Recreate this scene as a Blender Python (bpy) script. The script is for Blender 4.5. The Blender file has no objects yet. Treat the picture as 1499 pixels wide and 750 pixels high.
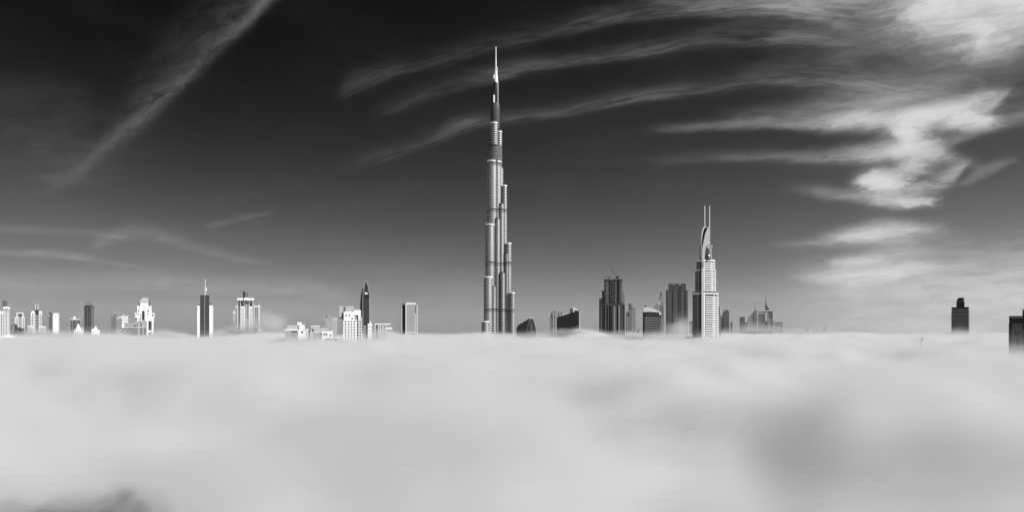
import bpy, bmesh, math, random
from mathutils import Vector, Matrix
R = math.radians
random.seed(7)
sc = bpy.context.scene

# ------------------------------------------------------------------ camera
F, HX, HY = 1070.0, 749.5, 484.0          # focal length and horizon in the photograph's own pixels
CZ = 125.0                                # the photographer's floor, just above the fog
cam_d = bpy.data.cameras.new('camera'); cam = bpy.data.objects.new('camera', cam_d)
sc.collection.objects.link(cam); sc.camera = cam
cam.location = (0, 0, CZ); cam.rotation_euler = (R(90), 0, 0)
cam_d.sensor_width = 36.0; cam_d.lens = 36.0 * F / 1499.0
cam_d.shift_y = (HY - 375.0) / 1499.0
cam_d.clip_start = 0.5; cam_d.clip_end = 90000

# ------------------------------------------------------------------ render settings
cy = sc.cycles
cy.use_denoising = True
cy.volume_bounces = 4; cy.max_bounces = 8; cy.diffuse_bounces = 3; cy.glossy_bounces = 3
vs = sc.view_settings
vs.view_transform = 'Standard'; vs.look = 'None'; vs.exposure = 0.0; vs.gamma = 1.0

# ------------------------------------------------------------------ sun
SUN_AZ, SUN_EL = R(118), R(28)            # clockwise from the view direction (+Y)
sun_dir = Vector((math.sin(SUN_AZ)*math.cos(SUN_EL), math.cos(SUN_AZ)*math.cos(SUN_EL), math.sin(SUN_EL)))
sl = bpy.data.lights.new('sun', 'SUN'); so = bpy.data.objects.new('sun', sl); sc.collection.objects.link(so)
so.rotation_euler = sun_dir.to_track_quat('Z', 'Y').to_euler(); so.location = (0, 0, 1500)
sl.energy = 4.9; sl.angle = R(0.5); sl.color = (1, 1, 1)      # the photograph is black and white

# ------------------------------------------------------------------ world: Nishita sky seen through a red filter, with cirrus
wd = bpy.data.worlds.new('World'); sc.world = wd; wd.use_nodes = True
nt = wd.node_tree; nt.nodes.clear()
class G:
    """tiny node helper"""
    def __init__(s, nt): s.nt = nt
    def n(s, t, **kw):
        x = s.nt.nodes.new(t)
        for k, v in kw.items(): setattr(x, k, v)
        return x
    def put(s, sock, v):
        if hasattr(v, 'is_output') or isinstance(v, bpy.types.NodeSocket): s.nt.links.new(v, sock)
        else: sock.default_value = v
    def m(s, op, a, b=None, c=None, clamp=False):
        x = s.n('ShaderNodeMath', operation=op, use_clamp=clamp)
        s.put(x.inputs[0], a)
        if b is not None: s.put(x.inputs[1], b)
        if c is not None: s.put(x.inputs[2], c)
        return x.outputs[0]
    def add(s, a, b): return s.m('ADD', a, b)
    def sub(s, a, b): return s.m('SUBTRACT', a, b)
    def mul(s, a, b): return s.m('MULTIPLY', a, b)
    def xyz(s, a, b, c):
        x = s.n('ShaderNodeCombineXYZ'); s.put(x.inputs[0], a); s.put(x.inputs[1], b); s.put(x.inputs[2], c); return x.outputs[0]
    def sep(s, v):
        x = s.n('ShaderNodeSeparateXYZ'); s.put(x.inputs[0], v); return x.outputs
    def noise(s, vec, scale, detail=4, rough=.55, dist=0.0, dim='3D'):
        x = s.n('ShaderNodeTexNoise', noise_dimensions=dim); s.put(x.inputs['Vector'], vec)
        s.put(x.inputs['Scale'], scale); s.put(x.inputs['Detail'], detail); s.put(x.inputs['Roughness'], rough); s.put(x.inputs['Distortion'], dist)
        return x.outputs['Fac']
    def rng(s, v, a, b, c=0.0, d=1.0, interp='SMOOTHSTEP'):
        x = s.n('ShaderNodeMapRange', interpolation_type=interp)
        for i, q in enumerate((v, a, b, c, d)): s.put(x.inputs[i], q)
        return x.outputs[0]
w = G(nt)
out = w.n('ShaderNodeOutputWorld'); bg = w.n('ShaderNodeBackground')
nt.links.new(bg.outputs[0], out.inputs[0])
bg.inputs['Strength'].default_value = 0.1
sky = w.n('ShaderNodeTexSky', sky_type='NISHITA', sun_disc=False)
sky.sun_elevation = SUN_EL; sky.sun_rotation = SUN_AZ
sky.altitude = 120; sky.air_density = 1.0; sky.dust_density = 0.6; sky.ozone_density = 1.0
geo = w.n('ShaderNodeTexCoord').outputs['Generated']
dx, dy, dz = w.sep(geo)
az = w.m('ARCTAN2', dx, dy)
el = w.m('ARCSINE', dz)
def ae(px, py):                                              # a sky feature's bearing and height
    a = math.atan((px-HX)/F); return a, math.atan((HY-py)/F*math.cos(a))
red = w.n('ShaderNodeSeparateColor'); nt.links.new(sky.outputs[0], red.inputs[0]); redc = red.outputs[0]
# red filter and film contrast: a steeper fall-off with height than the eye sees
base = w.mul(w.m('POWER', w.m('MAXIMUM', redc, 0.0), 2.45), 0.0295)
base = w.m('DIVIDE', base, w.m('SQRT', w.m('MULTIPLY_ADD', w.mul(base, base), 1/9.0, 1.0)))     # shoulder of the film
base = w.mul(base, w.sub(1.0, w.mul(w.rng(el, .10, .42), w.rng(az, .2, -.6, .50, .78))))      # polarised band, deepest away from the sun
base = w.mul(base, w.rng(el, .12, .44, 1.0, .52))                     # deep red filter, darkest high up
# dust in the low air, brighter towards the sun's side
toward = w.m('POWER', w.m('MULTIPLY_ADD', w.m('COSINE', w.sub(az, SUN_AZ)), .5, .5), 1.2)
base = w.add(base, w.mul(w.mul(toward, 4.6), w.m('EXPONENT', w.m('DIVIDE', w.m('ABSOLUTE', el), -.135))))
# one slow and one fine field of wind-torn warp, shared by every cloud
pv = w.xyz(az, w.mul(el, 2.2), 0.0)
n1 = w.sub(w.noise(pv, 9.0, 3, .5), .5)
n2 = w.sub(w.noise(w.xyz(w.mul(az, 1.0), w.mul(el, 2.0), 3.7), 38.0, 5, .62), .5)
el2 = w.add(el, w.add(w.mul(n1, .008), w.mul(n2, .006)))
el3 = w.add(el, w.add(w.mul(n1, .007), w.mul(n2, .0022)))
az2 = w.add(az, w.add(w.mul(n1, -.05), w.mul(n2, .045)))
fib = w.noise(w.xyz(w.mul(az2, .9), w.mul(el2, 4.2), 1.3), 24.0, 6, .62, .3)     # long fibres along the wind
tex = w.rng(fib, .30, .70, .35, 1.35, 'LINEAR')
ra, rb = w.add(w.mul(az2, .77), w.mul(el2, .64)), w.sub(w.mul(el2, .77), w.mul(az2, .64))        # fibres of the steep trail, left
tex2 = w.rng(w.noise(w.xyz(ra, w.mul(rb, 4.0), 2.2), 20.0, 6, .62, .3), .30, .72, .15, 1.35, 'LINEAR')
puff = w.rng(w.noise(w.xyz(az2, w.mul(el2, 1.8), 8.1), 17.0, 5, .55, .5), .34, .64, .55, 1.35, 'LINEAR')
sil = w.rng(w.noise(w.xyz(w.mul(az2, .8), w.mul(el2, 3.2), 4.4), 30.0, 6, .62, .8), .32, .66, .62, 1.2, 'LINEAR')
puff = w.mul(puff, sil)
T0, TR = -1.2, 2.4
tt = w.m('DIVIDE', w.sub(az, T0), TR)
cmb = w.n('ShaderNodeCombineXYZ')
for i in range(3): nt.links.new(tt, cmb.inputs[i])
n3 = w.sub(w.noise(w.xyz(w.mul(az2, .7), w.mul(el2, 1.6), 6.6), 95.0, 4, .7, .6), .5)
az4 = w.add(az2, w.mul(n3, .020)); el4 = w.add(el2, w.mul(n3, .007))
def streak(pts, fol=0):
    """a ribbon of cirrus; pts = (bearing px, height px, half width px, opacity)"""
    c = w.n('ShaderNodeRGBCurve'); mp = c.mapping; mp.use_clip = False
    nt.links.new(cmb.outputs[0], c.inputs['Color'])
    rows = []
    for (px, py, wd_, a) in pts:
        q, e = ae(px, py); rows.append(((q-T0)/TR, (e+.1)/.8, wd_/F/.15, a))
    for ch in range(3):
        cv = mp.curves[ch]
        P = [(r[0], r[1+ch]) for r in rows]
        cv.points[0].location = P[0]; cv.points[1].location = P[-1]
        for p in P[1:-1]: cv.points.new(*p)
        if ch: 
            for p in cv.points: p.handle_type = 'AUTO_CLAMPED'
    mp.extend = 'HORIZONTAL'; mp.update()
    o = w.n('ShaderNodeSeparateColor'); nt.links.new(c.outputs[0], o.inputs[0])
    cen = w.m('MULTIPLY_ADD', o.outputs[0], .8, -.1); hw = w.m('MAXIMUM', w.mul(o.outputs[1], .15), .001)
    d = w.m('DIVIDE', w.sub(el3 if fol else el2, cen), hw)
    # sharper underside
    d = w.mul(d, w.m('MULTIPLY_ADD', w.m('LESS_THAN', d, 0.0), .35, .85))
    if fol: d = w.mul(d, w.m('MULTIPLY_ADD', w.m('GREATER_THAN', d, 0.0), -.35, 1.0))
    if fol:                                                  # fine fibres that follow the ribbon's own line
        f_ = w.noise(w.xyz(w.mul(az2, .8), w.mul(w.sub(el2, cen), 9.0), fol*3.3), 26.0, 6, .66, .25)
        d = w.add(d, w.mul(w.sub(f_, .5), .8))
        fx = w.rng(f_, .34, .68, .22, 1.6, 'LINEAR')
        return w.mul(fx, w.mul(w.m('EXPONENT', w.mul(w.mul(d, d), -1.0)), w.m('MAXIMUM', o.outputs[2], 0.0)))
    return w.mul(w.m('EXPONENT', w.mul(w.mul(d, d), -1.0)), w.m('MAXIMUM', o.outputs[2], 0.0))
def blob(px, py, rx, ry, ang, a, pw=1.2):
    q, e = ae(px, py); ca, sa = math.cos(R(ang)), math.sin(R(ang))
    u = w.sub(az4, q); v = w.sub(el4, e)
    x = w.add(w.mul(u, ca/(rx/F*.85)), w.mul(v, sa/(rx/F*.85)))
    y = w.add(w.mul(u, -sa/(ry/F*.85)), w.mul(v, ca/(ry/F*.85)))
    return w.mul(w.m('EXPONENT', w.mul(w.m('POWER', w.add(w.mul(x, x), w.mul(y, y)), pw), -1.0)), a)
STREAKS = [
 [(60,282,12,0),(100,258,14,.05),(130,240,12,.07),(165,205,14,.09),(200,180,15,.10),(240,140,15,.10),(280,105,15,.09),(320,65,14,.10),(360,30,12,.15),(385,5,12,.20),(420,-32,14,.2),(520,-140,20,0)],
 [(150,230,30,0),(210,150,38,.03),(260,95,40,.035),(310,40,34,.04),(350,0,30,.05),(420,-70,30,0)],
 [(470,252,8,0),(560,230,7,.035),(600,218,7,.05),(640,203,6,.11),(665,192,7,.17),(690,184,7,.16),(740,178,6,.10),(800,168,6,.10),(880,155,6,.10),(950,143,6,.12),(1000,136,7,.13),(1078,125,7,.17),(1133,116,9,.2),(1206,117,11,.20),(1280,124,12,.18),(1340,134,14,.12),(1450,155,16,.05),(1600,170,20,0)],
 [(540,170,8,0),(573,160,8,.03),(610,144,8,.06),(663,128,7,.10),(717,115,8,.12),(770,101,7,.11),(823,93,6,.11),(903,83,6,.10),(957,75,7,.11),(1023,59,8,.15),(1096,56,8,.18),(1160,56,8,.2),(1230,62,9,.1),(1300,75,12,0)],
 [(490,140,6,0),(520,126,9,.06),(557,112,9,.06),(626,96,9,.05),(690,75,8,.045),(797,50,8,.08),(877,32,8,.13),(957,19,9,.19),(1023,13,9,.22),(1133,6,14,.3),(1188,10,16,.28),(1260,18,20,.25),(1340,10,30,.3),(1500,-10,40,.4),(1700,-10,40,0)],
 [(1090,0,8,0),(1150,10,9,.12),(1200,25,9,.14),(1250,42,10,.08),(1300,50,12,0)],
 [(930,192,6,0),(990,188,6,.08),(1060,184,6,.18),(1133,182,6,.26),(1206,182,9,.40),(1243,178,12,.45),(1300,172,14,.4),(1360,170,12,.2),(1420,170,12,0)],
 [(1040,172,9,0),(1133,170,9,.11),(1200,160,14,.16),(1280,148,16,.2),(1350,140,16,.15),(1420,130,16,0)],
 [(930,236,8,0),(1062,231,7,.08),(1137,229,7,.14),(1211,231,9,.26),(1267,226,12,.4),(1310,218,14,.45),(1370,224,12,.3),(1400,236,8,.2),(1440,240,8,0)],
 [(1140,278,6,0),(1180,278,7,.08),(1211,284,8,.2),(1267,291,8,.3),(1323,299,6,.35),(1342,296,5,.15),(1360,292,5,0)],
 [(1120,360,5,0),(1174,357,5,.12),(1230,352,7,.33),(1286,340,11,.38),(1330,336,9,.33),(1353,338,7,.15),(1400,338,7,0)],
 [(1210,386,6,0),(1234,384,6,.18),(1267,379,8,.36),(1300,372,9,.33),(1330,367,9,.22),(1372,371,7,.06),(1400,371,7,0)],
 [(1150,404,5,0),(1174,406,6,.18),(1211,408,8,.30),(1267,405,11,.33),(1323,398,11,.28),(1372,394,9,.14),(1430,392,9,0)],
 [(1130,470,20,0),(1220,468,44,.25),(1300,462,48,.5),(1400,454,50,.75),(1499,450,50,.9),(1700,446,46,.5),(2100,440,40,.0)],
 [(1300,300,6,0),(1330,288,9,.22),(1360,276,12,.36),(1388,262,12,.42),(1404,250,8,.4),(1414,240,5,.1),(1420,236,4,0)],
 [(1405,270,4,0),(1418,264,5,.16),(1435,256,7,.2),(1455,248,6,.16),(1472,241,5,.12),(1490,233,4,0)],
 [(1370,190,4,0),(1400,182,9,.35),(1430,170,10,.4),(1452,155,8,.35),(1464,144,5,.25),(1475,130,4,0)],
 [(1360,215,8,0),(1420,196,8,.18),(1460,178,10,.2),(1499,168,10,.2),(1560,160,10,0)],
 [(-300,366,5,0),(0,368,4,.10),(91,373,5,.14),(133,380,4,.12),(203,392,3,.04),(250,400,3,0)],
 [(130,362,6,0),(155,352,8,.09),(203,340,9,.09),(267,358,8,.08),(330,376,6,.09),(394,387,4,.03),(430,392,4,0)],
 [(-300,334,5,0),(0,336,5,.06),(133,343,4,.05),(200,348,4,0)],
 [(290,334,3,0),(346,322,4,.055),(384,314,3,.04),(410,308,3,0)],
 [(-400,418,12,0),(0,420,12,.13),(200,416,12,.12),(330,422,12,.12),(450,428,11,.12),(520,440,8,0)],
 [(-400,450,10,0),(0,448,10,.10),(300,452,10,.08),(500,456,9,.05),(600,456,8,0)],
 [(640,430,5,0),(685,424,7,.05),(710,430,5,0)],
 [(1050,438,6,0),(1080,434,6,.06),(1150,445,8,.04),(1200,445,8,0)],
]
BLOBS = [(1415,2,66,46,0,1.7),(1350,-12,50,36,0,.8),(1448,48,26,28,-40,1.3),(1492,15,26,34,0,1.3),(1225,-8,60,18,0,.5),
 (1386,166,44,17,12,1.5),(1424,176,26,10,-18,1.3),(1330,172,50,13,0,.9),(1250,174,42,9,0,.6),(1336,198,22,24,0,1.6),(1308,222,34,9,8,.8),(1299,272,31,19,-14,2.2),(1270,264,20,8,20,.5),
 (1332,296,22,6,-8,1.0),(1345,236,30,9,20,.45),(1288,344,42,11,0,.6),(1262,382,36,8,0,.5),(1262,406,66,11,0,.55),(1330,395,40,10,0,.4),
 (1352,222,26,16,30,.7),(1330,250,30,12,10,.5),(1300,345,60,14,0,.5),(1275,395,80,18,0,.35),(1300,425,120,20,0,.3,1),(1400,115,130,40,0,.09,1),(1430,85,60,25,0,.10,1),(1300,60,90,30,0,.10,1),(1260,150,90,22,0,.10,1),(1290,390,110,60,0,.10,1),
 (60,215,90,60,0,.03,1),(95,262,28,9,0,.05,1),(60,140,60,30,0,.015,1)]
def total(L):
    t = L[0]
    for q in L[1:]: t = w.add(t, q)
    return t
near = [streak([(a_, b_, c_*1.0, d_*.66) for (a_, b_, c_, d_) in p], 1+i) for i, p in enumerate(STREAKS[2:5])]
near += [w.mul(streak([(a_, b_-4, c_*2.4, d_*.13) for (a_, b_, c_, d_) in p]), tex) for p in STREAKS[2:5]]
brk = w.rng(w.noise(w.xyz(az, w.mul(el, 4.0), 12.5), 7.0, 3, .55), .36, .64, .5, 1.3)
near = [w.mul(q, brk) for q in near]
thin = w.add(w.mul(total([streak(p) for p in STREAKS[:2]]), tex2), w.add(total(near), w.mul(total([streak(p) for p in STREAKS[5:]]), w.mul(tex, 1.15))))
thick = w.mul(total([blob(*b) for b in BLOBS]), puff)
# the same thin cirrus goes on round the rest of the sky
wide = w.noise(w.xyz(w.mul(az, 1.2), w.mul(el, 5.0), 5.5), 3.2, 7, .6, .4)
side = w.rng(w.m('ABSOLUTE', az), .62, 1.0)
wide = w.mul(w.rng(wide, .48, .85, 0, .5), side)
veil = w.mul(w.rng(w.noise(w.xyz(az, w.mul(el, 2.5), 9.0), 6.0, 6, .6), .42, .8, 0, .03), w.rng(el, .05, .3, 1.0, .25))
depth = w.add(w.add(thin, thick), w.add(wide, veil))
cover = w.sub(1.0, w.m('EXPONENT', w.mul(depth, -1.0)))
CLOUD = 7.4
val = w.add(w.mul(base, w.sub(1.0, cover)), w.mul(cover, CLOUD))
nt.links.new(val, bg.inputs[0])

# ------------------------------------------------------------------ air and fog
FOG_TOP = 106.9; FOG_C = .975; HAZE = .000003; FAR_HAZE = .00008; DECK_ALB = .78
LAYERS = [(11, .0010), (7.5, .003), (4.5, .009), (2, .02), (-.5, .04), (-3, .07)]      # height over the felt surface, added density
BUMPS = [(855, 1330, 19, 38, 45), (1400, 1280, 16, 40, 50), (395, 1350, 8, 40, 60), (990, 1400, 6, 50, 60), (560, 1000, 4, 40, 40),
         (700, 1650, 14, 60, 60), (240, 1560, 7, 40, 50), (130, 1400, 5, 50, 60), (1190, 1500, 7, 90, 60), (1250, 1300, 8, 70, 60), (1033, 850, -8, 60, 90), (640, 1850, 10, 50, 60), (320, 1900, 12, 50, 60), (430, 1700, 14, 60, 60), (60, 1800, 10, 60, 60), (930, 1700, 12, 50, 60),
         (375, 175, 4, 9, 12), (250, 150, -5, 26, 14), (90, 260, 5, 30, 30), (186, 86, -14, 8, 26), (800, 190, 4, 25, 20), (1440, 160, 3, 36, 28), (1190, 150, 8, 28, 24)]
# px, py, distance, radii across / up / deep in px, density per px (, colour)
WISPS = [(395, 474, 1400, 32, 20, 25, .012), (370, 480, 1450, 30, 14, 20, .012), (460, 499, 880, 36, 8, 14, .014), (560, 489, 1000, 30, 10, 20, .014), (990, 487, 1300, 34, 18, 20, .014),
         (1000, 478, 1350, 22, 20, 18, .009), (1100, 487, 2400, 60, 13, 30, .014), (1190, 488, 2400, 70, 10, 30, .014), (1300, 489, 2300, 90, 10, 30, .014), (1380, 490, 1900, 90, 12, 30, .012), (1406, 493, 1300, 34, 12, 18, .02), (1450, 494, 1000, 30, 10, 18, .012),
         (850, 493, 1325, 34, 8, 14, .02), (240, 489, 1450, 30, 9, 16, .016), (174, 490, 1450, 20, 8, 12, .018), (60, 489, 1500, 50, 8, 16, .016), (110, 490, 1400, 40, 7, 16, .016), (300, 491, 1500, 40, 8, 16, .014), (1300, 480, 3600, 130, 18, 40, .007), (730, 494, 1650, 60, 7, 20, .014), (900, 491, 1400, 40, 8, 20, .014), (610, 493, 1700, 60, 6, 20, .012), (345, 488, 1480, 44, 11, 18, .014), (500, 500, 880, 30, 8, 14, .014), (820, 488, 1320, 30, 9, 14, .016), (780, 492, 1400, 40, 7, 16, .014), (1050, 492, 980, 40, 9, 16, .012), (960, 492, 1250, 30, 9, 14, .014),
         (190, 762, 80, 60, 50, 40, .018, .62)]  # added near wisp, darkened by its colour to make a dim patch
# ------------------------------------------------------------------ ground, fog deck, fog and haze
def tagk(o, kind, label=None, cat=None):
    o['kind'] = kind
    if label: o['label'] = label
    if cat: o['category'] = cat
def mesh_obj(name, vs_, fs, mat=None, parent=None, smooth=False):
    me = bpy.data.meshes.new(name); me.from_pydata(vs_, [], fs); me.update()
    if smooth: me.shade_smooth()
    o = bpy.data.objects.new(name, me); sc.collection.objects.link(o)
    if mat: me.materials.append(mat)
    if parent: o.parent = parent
    return o
def mat_new(name):
    m = bpy.data.materials.new(name); m.use_nodes = True; return m
def principled(name, col, rough=.6, metal=0.0, var=.0, scale=.2, spec=.5):
    m = mat_new(name); g = G(m.node_tree); b = m.node_tree.nodes['Principled BSDF']
    b.inputs['Roughness'].default_value = rough; b.inputs['Metallic'].default_value = metal
    b.inputs['Specular IOR Level'].default_value = spec
    if var:
        tc = g.n('ShaderNodeTexCoord').outputs['Object']
        x, y, z = g.sep(tc)
        f = g.noise(g.xyz(x, y, g.mul(z, .35)), scale, 5, .6)
        v = g.m('MULTIPLY_ADD', g.sub(f, .5), 2*var*col, col)
        cc = g.n('ShaderNodeCombineColor')
        for i in range(3): m.node_tree.links.new(v, cc.inputs[i])
        m.node_tree.links.new(cc.outputs[0], b.inputs['Base Color'])
    else: b.inputs['Base Color'].default_value = (col, col, col, 1)
    return m
def box_mesh(x0, x1, y0, y1, z0, z1):
    v = [(x0,y0,z0),(x1,y0,z0),(x1,y1,z0),(x0,y1,z0),(x0,y0,z1),(x1,y0,z1),(x1,y1,z1),(x0,y1,z1)]
    return v, [(0,3,2,1),(4,5,6,7),(0,1,5,4),(1,2,6,5),(2,3,7,6),(3,0,4,7)]

gm = principled('desert_city_ground', .16, .9, 0, .3, .004)
g_ = mesh_obj('ground', [(-45000,-3000,0),(45000,-3000,0),(45000,45000,0),(-45000,45000,0)], [(0,1,2,3)], gm); tagk(g_, 'structure')

# the fog: a rolling opaque core, wrapped in ever thinner layers of real (even density) fog
from mathutils import noise as mn
def sm(t): t = min(1, max(0, t)); return t*t*(3-2*t)
def nz(x, y, s, k, o=3):
    return mn.fractal((x/s+k*7.3, y/s-k*3.1, k), .9, 2.1, o)
BW = [((px-HX)/F*D, D, h, sx, sy) for (px, D, h, sx, sy) in BUMPS]
def fog_h(x, y):
    """height of the fog's felt surface"""
    r = math.hypot(x, y)
    near = sm((r-120)/1300)
    h = FOG_TOP + nz(x, y, 170, 1, 2)*(9.5-.5*near) + nz(x, y, 34, 6, 2)*3.2 + nz(x, y, 58, 2, 3)*(8.8-2.6*near) + nz(x, y, 20, 3, 2)*2.8
    c_ = 112 + 2*near
    if h > c_: h = c_ + 6*(1-math.exp(-(h-c_)/6))
    for bx, by, bh, sx, sy in BW:
        q = ((x-bx)/sx)**2 + ((y-by)/sy)**2
        if q < 9: h += bh*math.exp(-q)
    t = sm((x/max(abs(y), 1)-.20)/.16) if y > 0 else 0
    e = 2000 + 1700*t + 260*nz(x, y, 700, 5, 2)
    return h - 106*sm((r-e)/600)
angs = [R(-48+96*k/300) for k in range(301)] + [R(48+264*k/60) for k in range(1, 60)]
NA = len(angs)
rings = []; r_ = 9.0
while r_ < 6600: rings.append(r_); r_ *= 1.036
XY = []
for r in rings:
    for a in angs: XY.append((math.sin(a)*r, math.cos(a)*r))
HH = [fog_h(x, y) for x, y in XY]
WV = [1 + .55*nz(x, y, 95, 9, 2) for x, y in XY]                     # how loose the fog is here
def fog_layer(name, off, mat, bottom=None, flat=.35):
    V = [(x, y, max(h + off*w_*(1-flat*sm((math.hypot(x, y)-250)/900)), (bottom or 0) + .5)) for (x, y), h, w_ in zip(XY, HH, WV)]
    Fc = []
    for i in range(len(rings)-1):
        for k in range(NA):
            k2 = (k+1) % NA
            Fc.append((i*NA+k, i*NA+k2, (i+1)*NA+k2, (i+1)*NA+k))
    n0 = len(V); V.append((0, 0, fog_h(0, 0)+off)); Fc += [((k+1) % NA, k, n0) for k in range(NA)]
    if bottom is not None:
        m = len(V); last = (len(rings)-1)*NA
        V += [(V[last+k][0], V[last+k][1], bottom) for k in range(NA)]
        Fc += [(last+k, last+(k+1) % NA, m+(k+1) % NA, m+k) for k in range(NA)]
        Fc.append(tuple(m+k for k in range(NA)))
    o = mesh_obj(name, V, Fc, mat)
    bm = bmesh.new(); bm.from_mesh(o.data); bmesh.ops.recalc_face_normals(bm, faces=bm.faces)
    bm.to_mesh(o.data); bm.free()
    if bottom is None: o.data.shade_smooth()
    return o
def haze_mat(name, dens, c, an=0.1):
    hm = mat_new(name); hn = hm.node_tree; hn.nodes.clear(); g = G(hn)
    ho = g.n('ShaderNodeOutputMaterial'); hv = g.n('ShaderNodeVolumePrincipled'); hn.links.new(hv.outputs[0], ho.inputs['Volume'])
    hv.inputs['Color'].default_value = (c, c, c, 1); hv.inputs['Density'].default_value = dens; hv.inputs['Anisotropy'].default_value = an
    return hm
dm = principled('fog_core', DECK_ALB, 1.0, spec=0)
dk = fog_layer('fog_bank', LAYERS[-1][0]-6, dm); tagk(dk, 'stuff', 'thick white fog lying over the whole city like a sea', 'fog')
for i, (off, dens) in enumerate(LAYERS):
    fl = fog_layer('fog', off, haze_mat('loose_fog', dens, FOG_C, .0), 2.0+.3*i, .18 if i < 2 else .35)
    tagk(fl, 'stuff', 'loose drifting fog over the white fog sea', 'fog')
# wisps thrown up among the towers, and one added dark patch up close: soft heaps, each of five nested shells of thin fog
def wisp(px, py, D, rx, rz, ry, dens, seed, col=None):
    s = D/F; c = ((px-HX)*s, D, CZ+(HY-py)*s)
    for q, k in enumerate((1.0, .84, .68, .52, .36)):
        V = []; Fc = []; nu, nv = 28, 14
        for j_ in range(nv+1):
            th = math.pi*j_/nv
            for u in range(nu):
                ph = 2*math.pi*u/nu
                d = Vector((math.sin(th)*math.cos(ph), math.sin(th)*math.sin(ph), math.cos(th)))
                w_ = 1 + .55*mn.fractal((d.x*1.3+seed, d.y*1.3, d.z*1.3+q*.6), .9, 2.1, 3)
                V.append((c[0]+d.x*rx*s*k*w_, c[1]+d.y*ry*s*k*w_, c[2]+d.z*rz*s*k*w_))
        for j_ in range(nv):
            for u in range(nu):
                u2 = (u+1) % nu; Fc.append((j_*nu+u, (j_+1)*nu+u, (j_+1)*nu+u2, j_*nu+u2))
        o = mesh_obj('fog', V, Fc, haze_mat('wisp_fog', dens*(.35, .5, .65, .8, 1.0)[q]/s, col or FOG_C, .0))
        bm = bmesh.new(); bm.from_mesh(o.data); bmesh.ops.remove_doubles(bm, verts=bm.verts, dist=.01); bmesh.ops.recalc_face_normals(bm, faces=bm.faces); bm.to_mesh(o.data); bm.free()
        tagk(o, 'stuff', 'thin wisp of fog rising among the towers', 'fog')
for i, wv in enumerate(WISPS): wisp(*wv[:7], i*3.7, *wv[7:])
hb = mesh_obj('haze', *box_mesh(-7000, 7000, -400, 9500, -1, 860), haze_mat('thin_haze', HAZE, .95))
tagk(hb, 'stuff', 'thin pale haze in the air over the fog', 'haze')
hb = mesh_obj('haze', *box_mesh(-6900, 6900, 2150, 9400, 1, 330), haze_mat('far_haze', FAR_HAZE, .92))
tagk(hb, 'stuff', 'denser low haze over the far side of the city', 'haze')
# ------------------------------------------------------------------ materials of the towers (all neutral: the photograph has no colour)
WHITE = principled('white_render', .80, .7, 0, .10, .08)
CREAM = principled('pale_stone', .44, .75, 0, .12, .08)
LGREY = principled('light_concrete', .30, .8, 0, .15, .08)
GREY = principled('grey_concrete', .24, .8, 0, .2, .08)
DGREY = principled('dark_concrete', .10, .8, 0, .25, .08)
GLASS = principled('dark_glass', .035, .18, 0, .3, .15, .6)
MGLASS = principled('grey_glass', .10, .22, .25, .25, .12, .6)
LGLASS = principled('pale_glass', .26, .25, .35, .2, .12, .6)
BLACK = principled('black_cladding', .018, .5, 0, .3, .1, .3)
STEEL = principled('polished_steel', .62, .30, .9, .08, .1)
BTUBE = principled('tower_glass', .12, .48, .35, .22, .05, .6)
BFIN = principled('brushed_steel_fin', .46, .5, .4, .1, .1)
BMECH = principled('plant_floor_louvres', .17, .5, .3, .2, .1)
BDARK = principled('dark_tower_glass', .05, .34, .4, .3, .05, .5)
BRIGHT = principled('spire_glint_white', .92, .5, 0, 0)  # the spire's sunlit glint is put into this white, non-metal colour

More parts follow.
